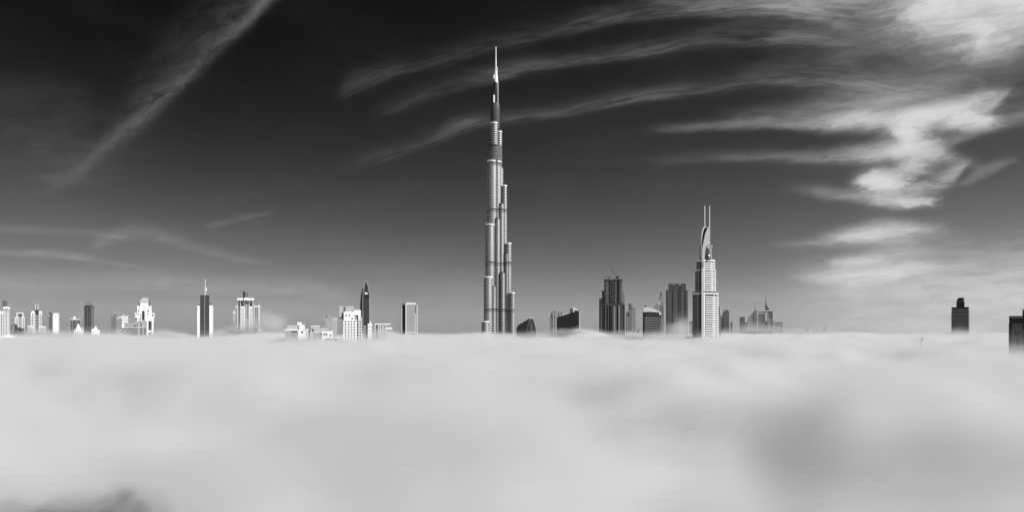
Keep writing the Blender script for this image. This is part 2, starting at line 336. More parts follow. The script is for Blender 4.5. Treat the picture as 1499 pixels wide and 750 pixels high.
def T(o, label, cat, group=None):
    o['label'] = label; o['category'] = cat
    if group: o['group'] = group
class B:
    def __init__(s, name, label, cat, px, D, group=None, yaw=0):
        s.s = D/F; s.px = px; s.D = D
        a = math.atan((px-HX)/F); s.k = math.cos(a)          # each tower is turned to look at the photographer's tower

        s.root = bpy.data.objects.new(name, None); sc.collection.objects.link(s.root)
        s.root.location = ((px-HX)*s.s, D, 0); s.root.rotation_euler.z = -a + R(yaw); s.root.empty_display_size = 10
        T(s.root, label, cat, group)
        s.gy = HY + CZ/s.s                                   # height of the ground in the tower's own units
    def p(s, px, py, d): return ((px-s.px)*s.s*s.k, d*s.s, CZ+(HY-py)*s.s)
    def obj(s, name, v, f, mat, parent=None, smooth=False, stuff=False, label=None):
        o = mesh_obj(name, v, f, mat, parent or s.root, smooth)
        if stuff: o['kind'] = 'stuff'
        if label: o['label'] = label
        return o
    def box(s, name, mat, x0, x1, yt, d0, d1, yb=None, parent=None, label=None):
        if yb is None: yb = s.gy
        a = s.p(x0, yb, d0); b = s.p(x1, yt, d1)
        v, f = box_mesh(a[0], b[0], a[1], b[1], a[2], b[2])
        return s.obj(name, v, f, mat, parent, label=label)
    def rep(s, name, mat, L, parent=None):
        """alike pieces, each an object of its own, sharing a mesh where the size is the same; L = (x0,x1,yt,yb,d0,d1)"""
        cache = {}
        for (x0, x1, yt, yb, d0, d1) in L:
            key = (round(x1-x0, 3), round(yb-yt, 3), round(d1-d0, 3))
            c = s.p((x0+x1)/2, (yt+yb)/2, (d0+d1)/2)
            if key not in cache:
                hx, hz, hy = key[0]*s.s*s.k/2, key[1]*s.s/2, key[2]*s.s/2
                v, f = box_mesh(-hx, hx, -hy, hy, -hz, hz)
                o = s.obj(name, v, f, mat, parent); cache[key] = o.data
            else:
                o = bpy.data.objects.new(name, cache[key]); sc.collection.objects.link(o); o.parent = parent or s.root
            o.location = c
    def many(s, name, mat, L, parent=None):
        """pieces too small to pick apart, joined"""
        V = []; Fa = []
        for (x0, x1, yt, yb, d0, d1) in L:
            a = s.p(x0, yb, d0); b = s.p(x1, yt, d1); v, f = box_mesh(a[0], b[0], a[1], b[1], a[2], b[2])
            k = len(V); V += v; Fa += [tuple(i+k for i in q) for q in f]
        return s.obj(name, V, Fa, mat, parent, stuff=True)
    def prism(s, name, mat, pts, yt, yb=None, parent=None, yts=None, label=None, smooth=False):
        """pts = plan outline (px, depth) counter-clockwise seen from above; yts = a height for each corner"""
        if yb is None: yb = s.gy
        n = len(pts)
        v = [s.p(x, yb, d) for x, d in pts] + [s.p(x, (yts[i] if yts else yt), d) for i, (x, d) in enumerate(pts)]
        f = [tuple(range(n))[::-1], tuple(range(n, 2*n))] + [(i, (i+1) % n, n+(i+1) % n, n+i) for i in range(n)]
        return s.obj(name, v, f, mat, parent, label=label)
    def prof(s, name, mat, pts, d0, d1, parent=None, label=None, dd=None):
        """pts = front outline (px, py) clockwise as seen; swept through the depth d0..d1"""
        n = len(pts)
        v = [s.p(x, y, d0) for x, y in pts] + [s.p(x, y, d1) for x, y in pts]
        f = [tuple(range(n)), tuple(range(n, 2*n))[::-1]] + [((i+1) % n, i, n+i, n+(i+1) % n) for i in range(n)]
        o = s.obj(name, v, f, mat, parent, label=label)
        bm = bmesh.new(); bm.from_mesh(o.data); bmesh.ops.recalc_face_normals(bm, faces=bm.faces); bm.to_mesh(o.data); bm.free()
        return o
    def lathe(s, name, mat, xc, dc, prof, n=24, parent=None, stuff=False, sy=1.0, label=None):
        """prof = (radius px, py) from the top down"""
        V = []; Fa = []
        for r, y in prof:
            for k in range(n):
                a = 2*math.pi*k/n; V.append(s.p(xc+r*math.cos(a), y, dc+r*sy*math.sin(a)))
        for i in range(len(prof)-1):
            for k in range(n):
                k2 = (k+1) % n; Fa.append((i*n+k2, i*n+k, (i+1)*n+k, (i+1)*n+k2)[::-1])
        Fa.append(tuple(range(n))); m = len(V)-n; Fa.append(tuple(range(m, m+n))[::-1])
        o = s.obj(name, V, Fa, mat, parent, stuff=stuff, label=label)
        me = o.data
        for p_ in me.polygons: p_.use_smooth = len(p_.vertices) == 4 and abs(p_.normal.z) < .5
        return o
    def rings(s, name, mat, xc, dc, r, y0, y1, step, h, out=.22, n=20, parent=None):
        V = []; Fa = []; y = y0
        while y < y1:
            for (rr, yy) in ((r-.1, y), (r+out, y), (r+out, y+h), (r-.1, y+h)):
                for k in range(n):
                    a = 2*math.pi*k/n; V.append(s.p(xc+rr*math.cos(a), yy, dc+rr*math.sin(a)))
            b = len(V)-4*n
            for i in range(3):
                for k in range(n):
                    k2 = (k+1) % n; Fa.append((b+i*n+k, b+i*n+k2, b+(i+1)*n+k2, b+(i+1)*n+k))
            y += step
        o = s.obj(name, V, Fa, mat, parent, stuff=True)
        return o
    def slabs(s, mat, x0, x1, d0, d1, y0, y1, step, h, e=.3, name='floor_slab'):
        L = []; y = y0
        while y < y1: L.append((x0-e, x1+e, y, y+h, d0-e, d1+e)); y += step
        s.rep(name, mat, L)
    def piers(s, mat, xs, wd_, yt, yb, d=-.45, dep=.8, name='pier'):
        s.rep(name, mat, [(x-wd_/2, x+wd_/2, yt, yb, d, d+dep) for x in xs])
FOGY = 512                                                    # pieces are built down to here, well inside the fog

# ================================================================== the tallest tower
b = B('supertall_tower', 'immensely tall stepped tower of steel ringed tubes tapering to a bright needle spire', 'skyscraper', 729.0, 1804)
def tube(xc, dc, r, yt, yb=None, mat=BTUBE, fins=True, mech=(), crown=True, step=2.7, fh=1.1, fmat=None):
    t = b.lathe('tower_tube', mat, xc, dc, [(r*.97, yt), (r, yt+.4), (r, yb or b.gy)], 28)
    if fins:
        y = yt+3.0; end = min(yb or FOGY, FOGY)
        segs = []; cur = y
        for (m0, m1) in sorted(mech):
            if m1 < y or m0 > end: continue
            segs.append((cur, m0-.4)); cur = m1+.6
            b.lathe('mechanical_floor', BMECH, xc, dc, [(r+.12, max(m0, yt+1)), (r+.12, m1)], 28, t, label='dark band of louvred plant floors')
        segs.append((cur, end))
        for (p0, p1) in segs:
            if p1-p0 > 2: b.rings('steel_fin', fmat or BFIN, xc, dc, r, p0, p1, step, fh, .2, 20, t)
    if crown:
        b.lathe('parapet', BRIGHT, xc, dc, [(r+.12, yt-.9), (r+.25, yt-.7), (r+.25, yt+1.0), (r+.1, yt+1.0)], 28, t)
        b.many('parapet_post', BRIGHT, [(xc+(r-.2)*math.cos(a)-.16, xc+(r-.2)*math.cos(a)+.16, yt-1.8, yt-.8, dc+(r-.2)*math.sin(a)-.16, dc+(r-.2)*math.sin(a)+.16) for a in [i*math.pi/4 for i in range(8)]], t)
    return t
ME = [(241, 245.5), (308, 313.5), (385, 391), (453, 458)]
# core
tube(725.7, 3, 5.6, 150, 187, BDARK, False, crown=False)
b.rings('steel_fin', LGREY, 725.7, 3, 5.6, 152, 186, 2.6, .5, .12)
tube(727.0, 3, 7.6, 194, 242, BTUBE, True, ())
tube(722.3, -1, 3.4, 140, 186, BDARK, False, crown=False)
b.box('lift_core', BRIGHT, 722.2, 724.2, 140, -5.0, -4.3, 151)
tube(723.7, -6, 4.9, 182, 218, BTUBE, True, ())
tube(724.4, -5.2, 9.9, 215, 241, BDARK, True, (), crown=False, fmat=GREY)
tube(719.5, -3, 4.9, 205, 240, BDARK, True, (), crown=False, fmat=GREY)
tube(731.0, -2, 3.8, 193.5, 300, BTUBE, True, ME)
tube(720.6, -9, 7.5, 238.5, None, BTUBE, True, ME)
tube(727.6, -8, 6.0, 239.0, None, BTUBE, True, ME)
tube(732.2, -3, 4.4, 246, None, BTUBE, True, ME, crown=False)
tube(734.2, -12, 3.4, 300, None, BTUBE, True, ME, crown=False)
tube(738.4, -8, 3.5, 274, None, BTUBE, True, ME)
tube(728.2, -14, 3.6, 322, None, BTUBE, True, ME, crown=False)
tube(741.6, -13, 3.4, 372, None, BTUBE, True, ME, crown=False)
tube(744.2, -12, 4.1, 358.5, None, BTUBE, True, ME)
tube(717.3, -15, 6.7, 331.5, None, BTUBE, True, ME)
tube(714.8, -20, 6.2, 408, None, BTUBE, True, ME)
tube(722.8, -19, 3.2, 420, None, BTUBE, True, ME, crown=False)
tube(735.6, -17, 3.2, 400, None, BTUBE, True, ME, crown=False)
tube(749.5, -17, 3.6, 430.5, None, BTUBE, True, ME)
tube(711.0, -25, 5.4, 472, None, BTUBE, True, ())
# pinnacle
b.lathe('pinnacle_base', BDARK, 725.6, 3, [(3.3, 119), (3.6, 121), (3.6, 151)], 20)
b.box('pinnacle_corner', BRIGHT, 728.6, 729.4, 120, -1, .2, 151)
b.lathe('pinnacle', BRIGHT, 726.0, 3, [(1.0, 93), (1.3, 98), (2.1, 104), (2.5, 109), (3.1, 118), (3.3, 120), (2.6, 121.5)], 20)
b.box('pinnacle_step', BRIGHT, 722.4, 724.6, 108.5, 1, 4, 114)
b.box('pinnacle_fin', BRIGHT, 727.2, 728.4, 97.5, 1, 4, 110)
b.lathe('needle', BRIGHT, 726.0, 3, [(.25, 66.5), (.55, 68), (.6, 80), (1.0, 93.5)], 12)

# ================================================================== the white sail-topped hotel tower
b = B('sail_crowned_tower', 'tall white balconied tower topped by a curved sail and two thin masts', 'skyscraper', 1033, 1040)
def ring_pts(pts, e):
    cx_ = sum(p[0] for p in pts)/len(pts); cd = sum(p[1] for p in pts)/len(pts)
    return [(cx_+(x-cx_)*(1+e/abs(math.hypot(x-cx_, d-cd))), cd+(d-cd)*(1+e/abs(math.hypot(x-cx_, d-cd)))) for x, d in pts]
def plan(x0, xl, xr, x1, k=1.0): return [(x0, 11*k), (xl, 0), (xr, -.5), (xr+(x1-xr)*.86, 7*k), (x1, 19*k), (x1-4, 27*k), (x0+4, 27*k)]
def segm(pts, ia, ib, yt, h, o, name, mat, t0=0.0, t1=1.0):
    """a balcony on one facet: from corner ia to ib, standing o px proud"""
    (xa, da), (xb, db) = pts[ia], pts[ib]
    L = math.hypot(xb-xa, db-da); nx, nd = (db-da)/L, -(xb-xa)/L
    A = (xa+(xb-xa)*t0, da+(db-da)*t0); Bp = (xa+(xb-xa)*t1, da+(db-da)*t1)
    q = [(A[0]-nx*.3, A[1]-nd*.3), (A[0]+nx*o, A[1]+nd*o), (Bp[0]+nx*o, Bp[1]+nd*o), (Bp[0]-nx*.3, Bp[1]-nd*.3)]
    return b.prism(name, mat, q, yt, yt+h)
def block(pts, yt, yb, step, first):
    b.prism('glazed_body', GLASS, pts, yt, yb)
    y = first; end = min(yb or FOGY, FOGY)
    while y < end-1:
        segm(pts, 0, 1, y, step*.36, .5, 'balcony', GREY, .10, .66)  # left facet's balconies and piers are greyer: its shade is in the colour
        segm(pts, 2, 3, y, step*.52, .8, 'balcony', WHITE, .14, .66)
        segm(pts, 2, 3, y+.25, step*.66, .55, 'wall_panel', WHITE, .66, .98)
        segm(pts, 3, 4, y, step*.5, .9, 'balcony', WHITE, .15, .95)
        y += step
    ye = min(yb or b.gy, b.gy)
    for (ia, ib, t0, t1, mt, o) in ((0, 1, 0, .07, LGREY, .35), (0, 1, .70, .80, LGREY, .4), (2, 3, 0, .09, WHITE, .6), (2, 3, .80, .86, WHITE, .62), (3, 4, 0, .09, WHITE, .8)):
        segm(pts, ia, ib, yt+.3, (ye-yt-.3), o, 'pier', mt, t0, t1)
P1 = plan(1013.6, 1024.5, 1030.0, 1051.5)
block(P1, 429.5, None, 3.3, 434)
b.prism('roof_ledge', GREY, ring_pts(P1, 1.2), 426.8, 427.8, label='dark projecting ledge at the setback')
b.prism('cornice', WHITE, ring_pts(P1, .5), 429.0, 431.2)
P2 = plan(1017.5, 1025.0, 1030.0, 1047.6, .85)
block(P2, 395.0, 427.2, 3.3, 398)
b.prism('cornice', WHITE, ring_pts(P2, .4), 394.4, 396.0)
P3 = plan(1019.5, 1025.4, 1030.0, 1046.3, .8)
block(P3, 381, 396, 3.3, 384.5)
b.prism('cornice', WHITE, ring_pts(P3, .4), 380.2, 382.6)
b.prism('base_fin', WHITE, [(1027.0, -3.2), (1029.6, -3.2), (1029.6, 1), (1027.0, 1)], 381.0, None, label='tall white blade running down the whole front')
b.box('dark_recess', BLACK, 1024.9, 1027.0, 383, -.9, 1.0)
b.lathe('drum', MGLASS, 1033.3, 9, [(8.4, 361.5), (8.6, 381)], 28)
b.lathe('drum_rim', GREY, 1033.3, 9, [(9.6, 359.2), (10.3, 360.2), (10.2, 361.5), (8.6, 363.5)], 28)
b.rings('drum_band', LGREY, 1033.3, 9, 8.5, 364, 380, 2.2, .5, .12)
b.rep('drum_column', LGREY, [(1023.6, 1025.0, 362.5, 381, 2.5, 4)])
# arched frame on the drum
arc = [(1034.5, 360.5), (1037.5, 361.5), (1040.2, 364), (1041.6, 368), (1041.6, 381), (1040.7, 381), (1040.6, 368.5), (1039.4, 365.2), (1037, 363), (1034.5, 362)]
b.prof('arched_frame', WHITE, arc, -1.4, .4)
z4 = lambda L: [(1000+X/6.8125, 290+Y/6.8125) for X, Y in L]
b.prof('sail_blade', WHITE, z4([(240,310),(255,290),(268,285),(269,360),(268,440),(258,470),(228,480),(222,520),(215,600),(205,700),(203,640),(188,640),(188,600),(192,500),(203,440),(220,360)]), -4.2, -1.5, label='broad white curved sail blade')
b.prof('sail_blade', WHITE, z4([(176,600),(178,470),(180,400),(188,330),(198,297),(215,284),(232,287),(240,294),(228,297),(212,305),(198,345),(190,400),(187,470),(185,600)]), -3.4, -.5, label='thin white left edge of the sail')
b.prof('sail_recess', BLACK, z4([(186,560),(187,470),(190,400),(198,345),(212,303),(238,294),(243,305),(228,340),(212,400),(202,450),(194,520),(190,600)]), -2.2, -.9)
b.lathe('mast', WHITE, 1031.6, -2, [(.3, 301.3), (.5, 302.5), (.55, 333)], 10)
b.lathe('mast', WHITE, 1038.6, -2, [(.3, 301.3), (.5, 302.5), (.6, 358)], 10)

# ================================================================== left group
def lab(name, label, cat, px, D, group=None): return B(name, label, cat, px, D, group)
# far left edge
b = lab('stepped_tower', 'white stepped apartment tower with a dark cap at the far left edge', 'tower', 8, 1700)
b.box('body', LGLASS, -3, 13.2, 453, 0, 14); b.box('upper_body', WHITE, 4.7, 12.6, 449.5, 1, 12, 460)
b.prof('cap', DGREY, [(3, 440.3), (10.2, 440.3), (10.8, 449.8), (3.6, 449.8)], 2.5, 11)
b.box('side_wing', GREY, 12.6, 15.6, 450.5, 2, 13); b.piers(WHITE, [-2, .8, 3.8, 6.1, 8.5, 11, 12.9], .9, 455, FOGY)
b.box('window_bay', GLASS, 7.2, 9.6, 452.5, .4, 1.4, 457); b.slabs(LGREY, -3, 13.2, 0, 14, 466, 500, 4.4, .7, .15)
b.box('parapet', WHITE, -3, 5.0, 457, -.7, 2, 460); b.box('parapet', WHITE, 11.6, 14.4, 450, -.6, 3, 453.5)
b = lab('office_block', 'small dark block standing between the two leftmost white towers', 'building', 16.2, 1900)
b.box('body', DGREY, 14.2, 18.4, 475.3, 0, 5); b.box('roof', LGREY, 14.0, 18.6, 474.4, -.3, 5.3, 475.2); b.slabs(GREY, 14.2, 18.4, 0, 5, 479, 494, 2.8, .6, .12)
b = lab('low_block', 'long low white rooftops at the bottom of the far left corner', 'building', 12, 1250)
b.box('body', CREAM, -6, 26, 495.4, 0, 14); b.slabs(WHITE, -6, 26, 0, 14, 494.2, 508, 2.3, .7, .4)
b.rep('roof_room', WHITE, [(6, 10, 491.3, 494.2, 3, 8), (11, 13.5, 489.6, 494.2, 4, 8), (14, 19, 491.8, 494.2, 3, 9), (1, 4, 492.2, 494.2, 3, 8), (20.5, 23, 492.6, 494.2, 3, 6)])
b = lab('framed_tower', 'white tower with a dark square hollow under its roof frame', 'tower', 28.5, 1750)
b.box('body', LGLASS, 22.2, 34.0, 460, 0, 12); b.box('centre_bay', GREY, 26.6, 32.4, 459.8, -.35, 1, 512)
b.rep('crown_frame', WHITE, [(24.2, 34.4, 458.2, 459.3, -.6, 12.6), (24.2, 25.4, 459.3, 466, -.5, 12.5), (33.2, 34.3, 459.3, 466, -.5, 12.5)])
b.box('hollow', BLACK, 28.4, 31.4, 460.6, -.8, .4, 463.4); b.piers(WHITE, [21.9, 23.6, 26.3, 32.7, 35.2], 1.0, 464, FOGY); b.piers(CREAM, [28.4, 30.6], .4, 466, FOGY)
b.box('side_wing', LGREY, 20.8, 22.3, 463.5, 1, 9); b.box('side_wing', WHITE, 34, 35.8, 464, 1, 9); b.slabs(CREAM, 26.6, 32.4, -.3, 1, 467, 500, 3.4, .6, .1)
b = lab('twin_mast_tower', 'slim white tower with two short masts and rounded shoulders', 'tower', 53, 1700)
b.box('body', LGREY, 46, 60, 458, 0, 13); b.box('glass_front', GLASS, 51.6, 56.8, 455.5, -.4, 5, 512); b.box('roof_block', DGREY, 49.8, 57.4, 453.6, 1, 8, 458)
b.rep('shoulder', WHITE, [(46.4, 50.6, 455.8, 459.2, -.8, 9), (57.0, 61, 455.8, 459.2, -.8, 9), (45.2, 46.8, 457.5, 462, -.8, 9), (60.4, 61.6, 457.5, 462, -.8, 9)])
b.piers(WHITE, [45.6, 49.2, 51.2, 57.3, 60.2], .8, 458, FOGY)
b.slabs(CREAM, 51.8, 56.4, -.4, 5, 462, 495, 2.3, .8, .1)
b.rep('mast', WHITE, [(51.8, 52.6, 445.6, 454, 3, 3.8), (55.2, 56.0, 445.6, 454, 3, 3.8)]); b.box('mast_brace', DGREY, 52.9, 54.9, 446.5, 3.2, 3.6, 453.6)
b = lab('low_block', 'low pale wings at the foot of the twin masted tower', 'building', 54, 1620)
b.rep('wing', CREAM, [(41, 49, 478.5, 512, 0, 8), (58, 67.5, 479.5, 512, 0, 8), (59.5, 63.5, 477, 479.5, 1, 6)]); b.rep('roof_edge', WHITE, [(40.6, 49.2, 477.5, 478.6, -.4, 8.4), (57.8, 67.9, 478.7, 479.6, -.4, 8.4)]); b.piers(GREY, [43, 46, 60, 62.5, 65], .7, 481, 500)
b = lab('slab_tower', 'plain white slab tower with a grey left flank, beside the twin masted tower', 'tower', 79, 1700)
b.prism('body', LGREY, [(71.4, 6), (77.4, 0), (85.6, 0), (85.6, 11), (74, 13)], 458.6); b.box('white_face', WHITE, 78.2, 85.2, 459, -.9, 2)
b.rep('roof_frame', GREY, [(73, 84.4, 457.3, 458.4, 1, 9), (71.3, 73, 457, 465, 3.5, 7)]); b.rep('window', GLASS, [(80.2, 80.9, 462.8, 465.5, -1.0, 0), (81.8, 82.5, 462.8, 465.5, -1.0, 0)])
b.piers(WHITE, [77.4, 86.2], .7, 460, FOGY); b.box('corner_bay', CREAM, 84.2, 87.0, 460.5, 0, 4, 463)
b = lab('horned_tower', 'grey tower with two corner horns and a bright hump on its roof', 'tower', 109.5, 2300)
b.box('body', MGLASS, 102.6, 117.6, 467.5, 0, 12); b.prof('horn', LGREY, [(101.6, 462.6), (103.8, 467), (103.8, 468.8), (101.8, 468.8)], 0, 3); b.prof('horn', LGREY, [(117.8, 462.6), (118.2, 468.8), (115.6, 468.8), (115.6, 466.6)], 0, 3)
b.lathe('roof_dome', WHITE, 108.6, 5, [(.6, 463.4), (2.2, 464.6), (3.3, 467.6)], 14); b.piers(LGREY, [103, 106.2, 111.4, 114.6, 117.4], .6, 468.5, FOGY); b.box('band', CREAM, 102.4, 117.8, 467.4, -.5, 3, 469.2)
b = lab('dark_glass_tower', 'rounded dark glass tower with a thin flat plate on its roof', 'tower', 130.5, 2000)
b.prism('body', GLASS, [(123.2, 3), (124.2, .6), (126, 0), (133.2, 0), (133.2, 11), (124.2, 11)], 448.2, yts=[450, 448.6, 447.4, 447.4, 447.4, 450])
b.prism('side_body', MGLASS, [(133.2, .2), (136.6, 1.5), (138.6, 4), (138.6, 10), (133.2, 11)], 448, yts=[446.6, 447.6, 450, 450, 446.6])
b.prof('roof_plate', DGREY, [(125.2, 444), (133.6, 444), (135.2, 446.4), (133.2, 445.1), (125.2, 444.8)], 1, 9); b.piers(GREY, [124.5, 128.2, 131.6, 133.4], .35, 450, FOGY); b.piers(CREAM, [135.6, 138.2], .4, 450, FOGY, .4); b.slabs(LGREY, 133.8, 137.6, 1.2, 9, 452, 492, 2.6, .5, .1)
b = lab('low_block', 'small bright white stepped house with a pinnacle in front of the horned tower', 'building', 114.8, 1500)
b.rep('block', WHITE, [(108.6, 121.8, 484.5, 512, 0, 8), (111, 119, 480.2, 484.5, 1, 7), (112.8, 116.8, 476.8, 480.2, 2, 6)]); b.prof('pinnacle', WHITE, [(114.6, 473.6), (116.4, 477), (112.8, 477)], 3, 5)
b.rep('window', GLASS, [(114.3, 115.3, 486.3, 488, -.12, .5), (117.3, 118.3, 486.3, 488, -.12, .5), (111.3, 112.3, 486.3, 488, -.12, .5), (113.4, 114.2, 481.6, 483.4, .88, 1.5)]); b.rep('corner_post', WHITE, [(108.4, 109.4, 482.4, 484.5, 0, 1), (120.8, 121.8, 480.3, 484.5, 0, 1)])
b = lab('low_block', 'little white block with a peak at the right foot of the rounded dark tower', 'building', 140, 1500)
b.rep('block', WHITE, [(134, 146.2, 483.4, 512, 0, 8), (137.4, 142.4, 480.6, 483.4, 1, 6), (134.6, 138, 481.8, 483.4, 1, 6)]); b.prof('pinnacle', WHITE, [(140.2, 477), (141.8, 480.8), (138.6, 480.8)], 2, 4); b.rep('window', GREY, [(137, 137.8, 485, 486.6, -.12, .5), (140.2, 141, 485, 486.6, -.12, .5)])
b = lab('twin_horn_tower', 'dark grey tower with two sharp horns behind the small white lattice tower', 'tower', 172, 2000)
b.prism('body', GREY, [(162.6, 3), (170, 0), (180.8, 0), (180.8, 12), (164, 12)], 461, yts=[463, 460.4, 459.6, 459.6, 463])
b.prof('horn', LGREY, [(167.2, 453.8), (168.8, 458.6), (170.4, 461), (166.6, 461)], .5, 4); b.prof('horn', LGREY, [(174.8, 453.2), (175.4, 461), (171.6, 461), (173.6, 458.4)], .5, 4); b.piers(LGREY, [170.6, 173.2], .6, 466, 482); b.prof('roof_arch', CREAM, [(170, 467), (174, 464.6), (179, 463), (179, 464.4), (174.6, 466), (171, 469)], -.6, .4)
b = lab('lattice_tower', 'small bright white lattice-like tower with a spike, just behind the long low building', 'tower', 183, 1850)
b.box('body', GREY, 179, 187.4, 465, 0, 7); b.rep('beam', WHITE, [(174, 187.6, 464.6, 465.8, -.8, 7), (178.8, 187.8, 467.6, 468.8, -.8, 7), (178.8, 187.8, 470.8, 472.2, -.8, 7), (180, 186, 473.4, 474.4, -.8, 7)])
b.piers(WHITE, [179, 181.4, 183.8, 186.6], 1.0, 462.4, FOGY); b.rep('spike', WHITE, [(181, 181.5, 459, 463, 2, 2.5)]); b.box('wing', GREY, 189, 192, 463.4, 3, 8)
b = lab('long_low_building', 'long low apartment building with stacked open balconies and pale penthouse walls', 'building', 196, 1580)
b.box('body', GLASS, 178.6, 214.2, 480.5, 0, 16); b.slabs(CREAM, 178.6, 201.6, -.4, 16, 480.2, 512, 2.75, 1.1, .2); b.slabs(LGREY, 203.6, 214, -.2, 16, 473.4, 512, 2.4, 1.0, .2, 'balcony')
b.rep('penthouse', LGREY, [(182, 202.4, 473.4, 479.4, .8, 12), (204, 213.6, 472.6, 474, .4, 12), (197, 213.8, 471, 472, -.6, 14)]); b.box('roof_room', WHITE, 179, 181.8, 474.6, .5, 5, 480); b.rep('opening', BLACK, [(196.4, 198.8, 476.4, 478.4, .5, 1.2), (205, 207.6, 474.8, 477.2, -.45, .3)]); b.piers(CREAM, [202.4, 203.8, 209.6], 1.1, 473, FOGY)
b = lab('stepped_tower', 'tall bright white stepped tower with a shed-like crown, beside the long low building', 'tower', 212, 1650)
b.prof('crown', CREAM, [(204.6, 441.2), (208.0, 436.2), (216.2, 436.2), (217.4, 441), (217.4, 448), (205, 448)], 1, 10); b.rep('crown_side', DGREY, [(203.6, 205, 443.6, 448, 2, 9), (217.5, 219.8, 441.4, 448, 2, 10), (206, 207.4, 436.2, 438.5, 3, 8)])
b.box('crown_base', WHITE, 205.3, 216.9, 444.5, -.2, 8, 450); b.box('upper_body', WHITE, 201.2, 221.8, 448.4, 0, 12, 460); b.box('mid_body', WHITE, 197.8, 225.4, 458.6, .6, 13, 470.6); b.box('body', CREAM, 199, 225, 465, 1.2, 13)
b.rep('recess', GLASS, [(208.0, 211.4, 455.5, 469, -.15, .9), (202.2, 203.2, 453.4, 458, -.12, .8), (216, 217.4, 453.2, 457.6, -.12, .8), (198.4, 199.6, 460, 463.2, .48, 1.2), (222.8, 224.2, 459.8, 463.8, .48, 1.2), (198.2, 200.4, 465.6, 470, .48, 1.2), (203, 204, 466, 469.4, .48, 1.2), (217.8, 221.2, 465.6, 484, 1.02, 2), (218.2, 221, 487.6, 496, 1.02, 2), (203.8, 204.8, 449.8, 451.2, -.12, .6), (216.8, 217.8, 449.8, 451.2, -.12, .6), (210, 212, 449.2, 451, -.12, .6), (201.6, 203.2, 460, 461.4, .48, 1), (215.8, 217.4, 459.9, 461.6, .48, 1)])
b.rep('pilaster', WHITE, [(206.4, 207.6, 454, 470, -.6, .6), (211.8, 213, 454, 470, -.6, .6), (214.6, 216.4, 464, 512, .3, 2), (222.4, 224.6, 464, 512, .3, 2), (197.6, 198.6, 458, 464, .2, 2), (225, 226.2, 458, 465, .2, 3), (201, 202, 448, 460, -.5, 1), (221, 222, 448, 460, -.5, 1)]); b.box('lintel', WHITE, 216.4, 222.4, 484.4, .6, 2, 487); b.slabs(CREAM, 199, 214.4, 1.0, 13, 472, 512, 2.6, .9, .1)
# two-finned antenna tower
b = lab('winged_antenna_tower', 'dark tower between two bright white wings with a tall thin aerial', 'tower', 300.5, 1470)
b.box('core', GLASS, 293, 306.4, 432.4, -.2, 12); b.box('wing', WHITE, 288.8, 293.1, 447.8, .4, 13, label='narrow white left wing'); b.box('wing', WHITE, 305.9, 311.2, 447.2, .2, 13, label='broad white right wing'); b.box('wing_side', CREAM, 311.2, 312.6, 448.4, .6, 12)
b.rep('roof_plant', DGREY, [(289.6, 292.6, 446, 447.8, 2, 8), (306.8, 309.8, 444.6, 447.2, 1, 8)]); b.box('roof_edge', GREY, 292.8, 306.7, 431.8, -.5, 12.4, 432.6)
b.box('centre_rib', LGREY, 299.2, 299.9, 420, -.7, .4); b.lathe('aerial', WHITE, 300.4, 2, [(.2, 408), (.35, 409), (.4, 432)], 8); b.lathe('aerial_drum', WHITE, 301.8, 3, [(.8, 420.4), (.9, 426)], 10); b.lathe('aerial_base', GREY, 300.8, 4, [(.6, 419.6), (1.4, 428), (1.4, 432)], 8); b.slabs(DGREY, 293.2, 306.2, -.2, 11, 436, 500, 3.1, .45, .1)
# broad white stepped
b = lab('broad_stepped_tower', 'broad white tower block in symmetric steps with a dark hexagonal lantern on top', 'tower', 361, 1600)
b.prism('lantern', DGREY, [(355.6, 4), (358.6, 1.5), (363.6, 4), (363.6, 8), (359, 10.5), (355.6, 8)], 427.5, 438, yts=[428, 426.4, 428, 428, 426.4, 428]); b.prism('lantern_roof', GREY, [(355.4, 4), (358.6, 1.2), (363.9, 4), (363.9, 8.4), (359, 10.9), (355.4, 8.4)], 426.9, 427.9, yts=[427.6, 425.8, 427.6, 427.6, 425.8, 427.6])
b.box('upper_body', LGREY, 347.6, 371.8, 440, 1, 13, 462); b.rep('crown_beam', WHITE, [(347.2, 356, 436.8, 440.2, -.2, 6), (357.4, 365, 436.2, 440.2, -.6, 6), (364.9, 372.2, 436.8, 440.2, -.2, 6)]); b.rep('crown_recess', GLASS, [(349.2, 351.4, 440.4, 448.5, .7, 2), (353, 356.8, 440.4, 448.5, .7, 2), (366, 369, 440.4, 448.5, .7, 2)])
b.box('body', LGLASS, 345.6, 378.6, 449, .6, 14); b.rep('bay', WHITE, [(353.2, 358.2, 449, 512, -.6, 2), (365, 369.4, 449, 512, -.6, 2)]); b.rep('centre_bay', MGLASS, [(359, 364.4, 439.8, 512, -.3, 2)])
b.piers(WHITE, [347.8, 352.2, 358.8, 361.4, 364.4, 370.2, 372.2, 378.2, 380], .8, 446, FOGY, -.8); b.piers(CREAM, [345.8, 379.6, 375.2], .9, 449.5, FOGY)
L = []
for k in range(11):
    for xx in (354.2, 365.9): L.append((xx, xx+3.1, 452+3.1*k, 453.6+3.1*k, -.75, 0))
b.rep('window', GREY, L); b.rep('parapet', WHITE, [(344.4, 348, 449, 450.6, -.2, 6), (371.8, 381, 448.6, 450.2, -.2, 6)]); b.box('side_wing', CREAM, 378.6, 380.8, 449.4, 1.5, 10)
b.rep('podium', WHITE, [(342, 355, 484, 485.2, -2, 2), (355, 371, 485.4, 486.4, -2, 2), (377, 384.4, 483.4, 485, -2, 6)]); b.piers(CREAM, [342.6, 346.5, 351, 357, 363, 369, 374, 378.6, 383.6], 1.1, 485, FOGY, -1.8); b.box('podium_body', LGREY, 342.4, 384, 485.3, -1.4, 10)
b = lab('office_block', 'narrow shaded grey block tucked behind the left side of the broad stepped tower', 'building', 342.5, 2000)
